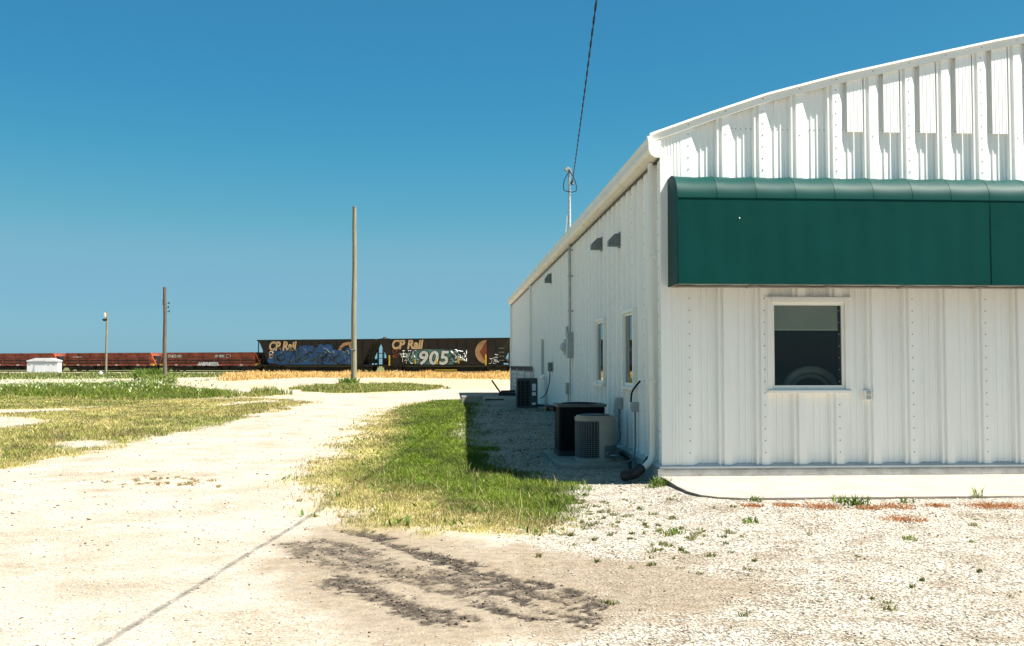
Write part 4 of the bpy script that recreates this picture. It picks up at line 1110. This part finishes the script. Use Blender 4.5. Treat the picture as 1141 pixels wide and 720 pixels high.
decal(text_mesh('SP 50K', .55, .03, 0), 'lettering', M['wtext'], t3, 1.2, -1.6, 2.05)
decal(text_mesh('ANEPHEZZA', .62, .05, .2), 'graffiti', M['gwhite'], t3, -1.7, -1.655, .86)
m = MB(); m.box(3.1, 3.16, -1.62, -1.61, 2.0, 2.45); m.box(3.16, 3.8, -1.62, -1.61, 2.39, 2.45); m.box(3.16, 3.5, -1.62, -1.61, 2.0, 2.06); m.box(3.74, 3.8, -1.62, -1.61, 2.1, 2.385); m.build('stencil_box', M['wtext'], t3)
m = MB(); m.box(LG/2-2.5, LG/2-1.2, -1.64, -1.632, .82, 1.05); m.build('faded_panel', M['red2'], t3)
decal(text_mesh('CP 402112', .36, .01, 0), 'lettering', M['wtext'], gcs[1], -LG/2+2.4, -1.6, 2.05)

def make_hopper(L):
    """open top hopper with sloped ends, dark brown"""
    t = thing('hopper_car', (0,0,0), 'x', 'rail car'); hl = L/2; zt = 4.55; zs = .95
    sl = 1.75; y0 = 1.5
    b = MB()
    side = [(-hl+.25, zt), (hl-.25, zt), (hl-.25-sl, zs+.1), (hl-.25-sl, zs), (-hl+.25+sl, zs), (-hl+.25+sl, zs+.1)]
    b.prism(side, 'y', -y0, y0)
    b.build('body', M['hopper'], t)
    r = MB()
    for s in (-1, 1):
        ya, yb = sorted((s*y0+s*.002, s*(y0+.1)))
        r.box(-hl+.05, hl-.05, ya, yb, zt-.17, zt+.02); r.box(-hl+.1, hl-.1, ya-.0, yb, zs-.22, zs+.02)
    r.box(-hl+.05, -hl+.2, -y0, y0, zt-.17, zt+.02); r.box(hl-.2, hl-.05, -y0, y0, zt-.17, zt+.02)
    r.build('sill', M['black'], t)
    n = 11
    for k in range(n+1):
        x = -hl+2.1+(L-4.2)*k/n
        for s in (-1, 1): st = MB(); st.box(x-.04, x+.04, *sorted((s*y0+s*.001, s*(y0+.07))), zs+.03, zt-.18); st.build('rib', M['hopper'], t)
    for s in (-1, 1):
        e = MB(); xe = s*(hl-.2)
        for y in (-1.35, 1.35):
            e.bar((xe, y, zs), (xe, y, zt-.15), .11); e.bar((s*(hl-1.0), y, zs), (s*(hl-1.0), y, zt-1.35), .10)
            e.bar((xe, y, zs+1.6), (s*(hl-1.1), y, zs+1.6), .06); e.bar((xe, y, zs+.9), (s*(hl-1.3), y, zs+.9), .06)
        e.box(min(xe-s*1.6, xe), max(xe-s*1.6, xe), -1.3, 1.3, zs-.2, zs-.02)
        e.build('end_frame', M['black'], t)
    bx = MB(); bx.box(-hl+.5, -hl+1.3, -.6, .6, zs, zs+.9); bx.tube([(hl-.9, -.9, zs+.5), (hl-.9, .9, zs+.5)], .3, 12); bx.build('brake_gear', M['black'], t)
    h = MB()
    for x in (-L*.2, 0, L*.2):
        h.prism([(x-1.3, zs-.23), (x+1.3, zs-.23), (x+.4, .28), (x-.4, .28)], 'y', -1.0, 1.0)
    h.box(-hl+.3, hl-.3, -.35, .35, .55, .72); h.box(-hl+3.6, hl-3.6, -.8, .8, .05, .72)
    h.build('hopper_chute', M['black'], t)
    for x in (-hl+2.1, hl-2.1): wheelset(t, x)
    coupler(t, -hl, -1); coupler(t, hl, 1)
    return t
uh = [(upx(286), upx(418.2)), (upx(419.8), upx(568.5))]
LH = uh[0][1]-uh[0][0]
h1 = make_hopper(LH); h2 = copy_tree(h1)
for o, (a, b), lb in ((h1, uh[0], 'dark hopper car covered in blue graffiti behind the tall pole'), (h2, uh[1], 'dark hopper car with silver graffiti and tan circle beside the building')):
    o.location = tpos((a+b)/2, RAILZ); o.rotation_euler.z = ang; o['label'] = lb; o['group'] = 'dark hopper cars in the train'
    o.scale = ((b-a)/LH, 1, 1)
YS = -1.58
def multimark(t, x, z, r, clip=False):
    n = 26; m = MB()
    m.add([(x, YS, z-r)]+[(x-r*1.0*math.sin(a), YS, z-r*math.cos(a)) for a in np.linspace(0, PI, n)][1:-1]+[(x, YS, z+r)], [tuple(range(n))]); m.build('emblem', M['mark'], t)
    m = MB(); m.add([(x+.01, YS-.006, z-r), (x+.01, YS-.006, z+r), (x-r*.62, YS-.006, z)], [(0,1,2)]); m.build('emblem', M['markd'], t)
hl = LH/2
XL = lambda px, k: (upx(px)-(uh[k][0]+uh[k][1])/2)*LH/(uh[k][1]-uh[k][0])
def zpx(px, py):
    u = upx(px); Y = TP0.y+TE.y*u; return 1.45+(407.5-py)*Y/FPX-RAILZ
# first hopper: lettering, partly painted over
decal(text_mesh('CP Rail', 1.75, .075, .18), 'lettering', M['tan'], h1, XL(299.5, 0), YS-.012, zpx(300, 390.5), .86, 1)
def blob(px0, px1, py0, py1, k, seed, jag):
    n = 40; c = []
    rr = random.Random(seed)
    for i in range(n):
        a = 2*PI*i/n; ex = math.copysign(abs(math.cos(a))**.55, math.cos(a)); ez = math.copysign(abs(math.sin(a))**.55, math.sin(a))
        f = 1+jag*(rr.random()-.6)
        c.append((XL((px0+px1)/2+ex*f*(px1-px0)/2, k), zpx(px0, (py0+py1)/2-ez*f*(py1-py0)/2)))
    return c
def flat(poly, y, name, m, t):
    mb = MB(); mb.add([(x, y, z) for x, z in poly], [tuple(range(len(poly)))]); return mb.build(name, m, t)
gr = flat(blob(298, 392, 390, 407, 0, 4, .12), YS+.002, 'graffiti', M['gblue'], h1)
flat(blob(330, 352, 385, 400, 0, 8, .3), YS-.0, 'graffiti', M['gblue'], h1); flat(blob(352, 372, 383.5, 400, 0, 9, .3), YS-.001, 'graffiti', M['gblue'], h1)
flat(blob(384, 394, 388, 407, 0, 10, .2), YS-.0005, 'graffiti', M['gblue'], h1)
def squiggles(t, k, px0, px1, py0, py1, n, m, r, seed, name='graffiti'):
    rr = random.Random(seed); mb = MB()
    for i in range(n):
        px = px0+(px1-px0)*(i+.5)/n; py = rr.uniform(py0+3, py1-3); a = rr.uniform(0, 2*PI); pts = []
        for j in range(9):
            pts.append((XL(min(max(px, px0), px1), k), YS-.02, zpx(px, min(max(py, py0), py1)))); a += rr.uniform(-1.1, 1.1); px += math.cos(a)*1.7; py += math.sin(a)*1.9
        mb.tube(smooth_path(pts, 3), r, 4)
    return mb.build(name, m, t)
squiggles(h1, 0, 304, 390, 388, 406, 34, M['gline'], .06, 5); squiggles(h1, 0, 304, 390, 388, 406, 12, M['golive'], .04, 6)
squiggles(h1, 0, 306, 390, 389, 406, 9, M['gteal'], .04, 12)
m = MB(); m.add([(XL(px, 0), YS-.02, zpx(px, py)) for px, py in ((377, 390), (379.5, 385.5), (383, 382.5), (388, 381.3), (394, 381), (394, 384), (390.5, 389.5), (388.5, 384.5), (385, 385.5), (382, 387.5), (380, 391))], [tuple(range(11))]); m.build('emblem', M['mark'], h1)
m = MB()
for (px, py) in ((302.5, 393.8), (302.5, 397)): 
    x, z = XL(px, 0), zpx(px, py); m.tube([(x+.3*math.cos(a), YS-.02, z+.28*math.sin(a)) for a in np.linspace(0, 2*PI, 13)], .05, 4, False)
m.build('lettering', M['tan'], h1)
# second hopper
decal(text_mesh('CP Rail', 1.78, .075, .18), 'lettering', M['tan'], h2, XL(436.3, 1), YS-.012, zpx(437, 388.8), .86, 1)
decal(text_mesh('CP', .7, .02, 0), 'lettering', M['markd'], h2, XL(437.5, 1), YS-.012, zpx(437, 393.5)); decal(text_mesh('457', .7, .02, 0), 'lettering', M['markd'], h2, XL(437.5, 1), YS-.012, zpx(437, 398.5))
multimark(h2, XL(542.5, 1), zpx(542, 392.2), zpx(542, 379)-zpx(542, 392.2))
flat(blob(455, 512, 389.5, 407, 1, 14, .15), YS+.002, 'graffiti', M['gteal'], h2)
bgm = text_mesh('905', 2.9, .20, .12, spacing=1.08); fgm = text_mesh('905', 2.9, .085, .12, spacing=1.08)
sx = (XL(500.5, 1)-XL(466, 1))/max(v.co.x for v in fgm.vertices)
zz = zpx(466, 405.8); sz = (zpx(466, 391)-zz)/max(v.co.z for v in fgm.vertices)
decal(bgm, 'graffiti', M['gline'], h2, XL(466, 1), YS-.012, zz, sx, sz); decal(fgm, 'graffiti', M['gwhite'], h2, XL(466, 1), YS-.03, zz, sx, sz)
squiggles(h2, 1, 449, 466, 391, 405, 8, M['gwhite'], .035, 21); squiggles(h2, 1, 503, 520, 390, 405, 9, M['gwhite'], .06, 22); squiggles(h2, 1, 500, 511, 391, 405, 5, M['gline'], .06, 23)
squiggles(h2, 1, 455, 468, 391, 406, 5, M['gline'], .05, 24); squiggles(h2, 1, 545, 556, 395, 405, 6, M['gwhite'], .025, 25)
decal(text_mesh('YOF', .75, .04, 0), 'graffiti', M['gwhite'], h2, XL(446, 1), YS-.02, zpx(446, 398))
for px, y0, y1 in ((434.3, 396, 407.5), (463.2, 400, 405.5), (487, 400, 405.5), (511.5, 398, 405), (541.6, 395, 407)):
    m = MB(); x = XL(px, 1); m.box(x-.09, x+.09, YS-.09, YS-.04, zpx(px, y1), zpx(px, y0)); m.build('reflector', M['yellow'], h2)
m = MB(); x = XL(496, 1); m.box(x-1.6, x+1.6, -1.3, -1.25, .12, .32); m.build('placard', M['yellow'], h2)
m = MB(); x = XL(424.5, 1); m.tube([(x, -.3, 4.57), (x, -.3, 4.85)], [.35, .2], 8); m.bar((x-.7, -.3, 4.6), (x+.7, -.3, 4.6), .12); m.build('hand_wheel', M['black'], h2)
m = MB(); x = XL(474, 1)
for kk in range(4): m.bar((XL(556, 1), YS-.02, zpx(556, 388+kk*4.5)), (XL(562, 1), YS-.02, zpx(562, 388+kk*4.5)), .05)
m.build('ladder', M['zinc'], h2)

# ------------------------------------------------------------------ white hut and weeds by the track
p = Gp(47, 417.3); W = (63-31)*p.y/FPX; Hh = (417.3-399.5)*p.y/FPX
hut = thing('equipment_hut', p, 'small white metal hut with low pitched roof before the red cars', 'hut', .12)
m = MB(); m.box(-W/2+.05, W/2-.05, 0, 2.4, -.1, Hh*.8); m.build('wall', M['hut'], hut)
m = MB(); m.prism([(-W/2-.02, Hh*.79), (-W/2-.02, Hh*.84), (-W*.22, Hh), (W*.22, Hh), (W/2+.02, Hh*.86), (W/2+.02, Hh*.79)], 'y', -.12, 2.5); m.build('roof', M['hut'], hut)
m = MB(); m.box(-W*.25, W*.06, -.05, -.002, .0, Hh*.56); m.build('door', M['hut'], hut)
m = MB(); m.box(-W*.27, W*.08, -.055, -.003, Hh*.57, Hh*.60); m.box(-W*.29, W*.12, -.135, -.121, Hh*.80, Hh*.84); m.build('door_header', M['hutd'], hut)
for x in (-W*.40, W*.20, W*.38): m = MB(); m.box(x-.18, x+.18, -.05, -.003, Hh*.62, Hh*.72); m.build('vent', M['hutd'], hut)
m = MB(); m.prism([(-W*.27, 0), (-W*.34, 0), (-W*.27, Hh*.55)], 'y', -.04, -.003); m.build('brace', M['hutd'], hut)
for x in (-W*.4, 0, W*.4): m = MB(); m.box(x-.12, x+.12, .1, 2.3, -.25, -.1); m.build('skid', M['tie'], hut)
def plant(name, px, py, n, h, spread, w, cols, label, cat, group=None):
    p = Gp(px, py); v, t, c = tuft(p, n, h, spread, w, cols)
    o = fast_mesh(name, v, t, c, M['blade'], None); o.location = p; tag(o, label, cat, group); return o
GR = [[.07,.13,.012],[.11,.18,.02],[.16,.22,.03],[.05,.09,.012]]; YG = [[.22,.26,.07],[.30,.32,.10],[.14,.19,.05]]; RD = [[.36,.12,.035],[.46,.20,.07],[.26,.09,.03],[.40,.25,.12]]
plant('weed_bush', 168, 424, 900, 1.15, 2.6, .09, GR, 'leafy green bush left of the brown pole foot', 'bush')
plant('weed_bush', 178, 427.5, 700, .75, 2.2, .09, YG+GR[1:3], 'pale flowering weed bush growing against the brown pole', 'bush')
plant('weed_bush', 388, 428.3, 300, .55, 1.4, .05, GR, 'small green bush at the foot of the tall grey pole', 'bush')
q = Gp(112, 420); m = MB()
bm = bmesh.new(); bmesh.ops.create_icosphere(bm, subdivisions=2, radius=.2)
for v in bm.verts: v.co *= 1+.35*(random.random()-.5)
m.add([(v.co.x*1.1, v.co.y, v.co.z*1.2+.4) for v in bm.verts], [[v.index for v in f.verts] for f in bm.faces]); bm.free()
o = m.build('white_bag', M['bag'], None); o.location = q; tag(o, 'crumpled white bag caught in weeds by the lamp post', 'bag')
G1 = 'weeds along the slab edge'
plant('weed', 735, 541, 70, .14, .30, .016, GR, 'bright green weed at the slab corner by the wall', 'weed', G1)
plant('weed', 727, 543, 36, .09, .22, .014, YG+GR, 'yellow green weed just left of the slab corner', 'weed', G1)
plant('weed', 842, 558, 26, .10, .16, .012, GR, 'small green weed on the slab edge left of the window', 'weed', G1)
plant('weed', 953, 562, 70, .13, .32, .014, GR, 'largest green weed on the slab edge below the outlet', 'weed', G1)
plant('weed', 936, 559, 34, .11, .18, .012, GR, 'narrow green weed on the slab edge below the window', 'weed', G1)
plant('weed', 1009, 559.5, 30, .08, .2, .012, GR, 'low green weed on the slab edge between two rusty patches', 'weed', G1)
plant('weed', 1090, 554.5, 30, .18, .12, .008, YG, 'thin pale weed standing up at the right end of the slab', 'weed', G1)
plant('weed', 836, 582, 40, .07, .2, .014, GR, 'dark green weed alone in gravel before the slab', 'weed', 'weeds in the gravel')
plant('weed', 750, 594, 60, .07, .28, .014, YG+GR, 'spreading green weed in gravel right of the grass', 'weed', 'weeds in the gravel')
plant('weed', 1014, 602, 30, .05, .18, .014, YG, 'low yellowish weed far out in the right gravel', 'weed', 'weeds in the gravel')
for k, (px, py, w, lb) in enumerate(((838, 563, .24, 'small rust red dried weed first from the left along the slab'), (876, 563, .3, 'small rust red dried weed below the window left side'), (912, 564, .48, 'wide rust red dried weed between two green weeds'), (968, 566, .28, 'thin rust red dried weed right of the largest green weed'), (998, 564, .45, 'rust red dried weed close to the slab edge, upper of a pair'), (1007, 578, .5, 'rust red dried weed out in the gravel, lower of a pair'), (1042, 563, .3, 'sparse rust red dried weed between a green weed and the big patch'), (1095, 563, .5, 'left half of the big rust red dried patch at right'), (1122, 564, .5, 'right half of the big rust red dried patch at right'))):
    plant('dry_weed', px, py, int(900*w), .032, w, .009, RD, lb, 'dried weed', 'dried rust red weeds before the slab')

# ------------------------------------------------------------------ light, sky, camera
EXPO = 1.58
S = Vector((.52, -.23, 1.0)).normalized()
sun = bpy.data.lights.new('sun', 'SUN'); sun.energy = 4.7; sun.angle = math.radians(.5); sun.color = (1, .955, .88)
so = bpy.data.objects.new('sun', sun); COL.objects.link(so); so.rotation_mode = 'QUATERNION'; so.rotation_quaternion = S.to_track_quat('Z', 'Y'); so.location = S*60
w = bpy.data.worlds.new('World'); sc.world = w; w.use_nodes = True; nt = w.node_tree
bg = nt.nodes['Background']; sk = nt.nodes.new('ShaderNodeTexSky'); sk.sky_type = 'NISHITA'; sk.sun_disc = False
sk.sun_elevation = math.asin(S.z); sk.sun_rotation = math.atan2(S.x, S.y); sk.altitude = 1500; sk.air_density = .6; sk.dust_density = 3; sk.ozone_density = 6
sc1 = nt.nodes.new('ShaderNodeVectorMath'); sc1.operation = 'SCALE'; sc1.inputs['Scale'].default_value = .1; nt.links.new(sk.outputs[0], sc1.inputs[0])
cv3 = nt.nodes.new('ShaderNodeRGBCurve'); cm = cv3.mapping; cm.use_clip = False; cm.extend = 'EXTRAPOLATED'      # the polarised, saturated blue of the photograph
for k, pts in enumerate((((0, 0), (.05, .045), (.072, .046), (.12, .11), (.17, .205), (.22, .225), (.3, .30), (1., 3.2)), ((0, 0), (.09, .21), (.132, .265), (.21, .39), (.275, .455), (.32, .465), (.42, .55), (1., 3.2)), ((0, 0), (.2, .37), (.28, .50), (.405, .575), (.455, .585), (.6, .68), (1., 2.6)))):
    c_ = cm.curves[k]; c_.points[0].location = pts[0]; c_.points[1].location = pts[-1]
    for p_ in pts[1:-1]: c_.points.new(*p_)
    for p_ in c_.points: p_.handle_type = 'AUTO_CLAMPED'
cm.update()
cb3 = nt.nodes.new('ShaderNodeVectorMath'); cb3.operation = 'SCALE'; cb3.inputs['Scale'].default_value = 10/2**EXPO
nt.links.new(sc1.outputs[0], cv3.inputs['Color']); nt.links.new(cv3.outputs[0], cb3.inputs[0])
nt.links.new(cb3.outputs[0], bg.inputs[0]); bg.inputs[1].default_value = .1
cam = bpy.data.cameras.new('camera'); cam.sensor_width = 36; cam.lens = FPX/1141*36; cam.clip_end = 6000; cam.clip_start = .05
co = bpy.data.objects.new('camera', cam); COL.objects.link(co)
co.matrix_world = Matrix(((Rv.x, Uv.x, -Fv.x, CAM.x), (Rv.y, Uv.y, -Fv.y, CAM.y), (Rv.z, Uv.z, -Fv.z, CAM.z), (0,0,0,1)))
sc.camera = co
vs_ = sc.view_settings; vs_.view_transform = 'Standard'; vs_.look = 'None'; vs_.gamma = 1; vs_.use_curve_mapping = False; vs_.exposure = EXPO
sc.cycles.use_denoising = True
sc.cycles.max_bounces = 6; sc.cycles.transparent_max_bounces = 8
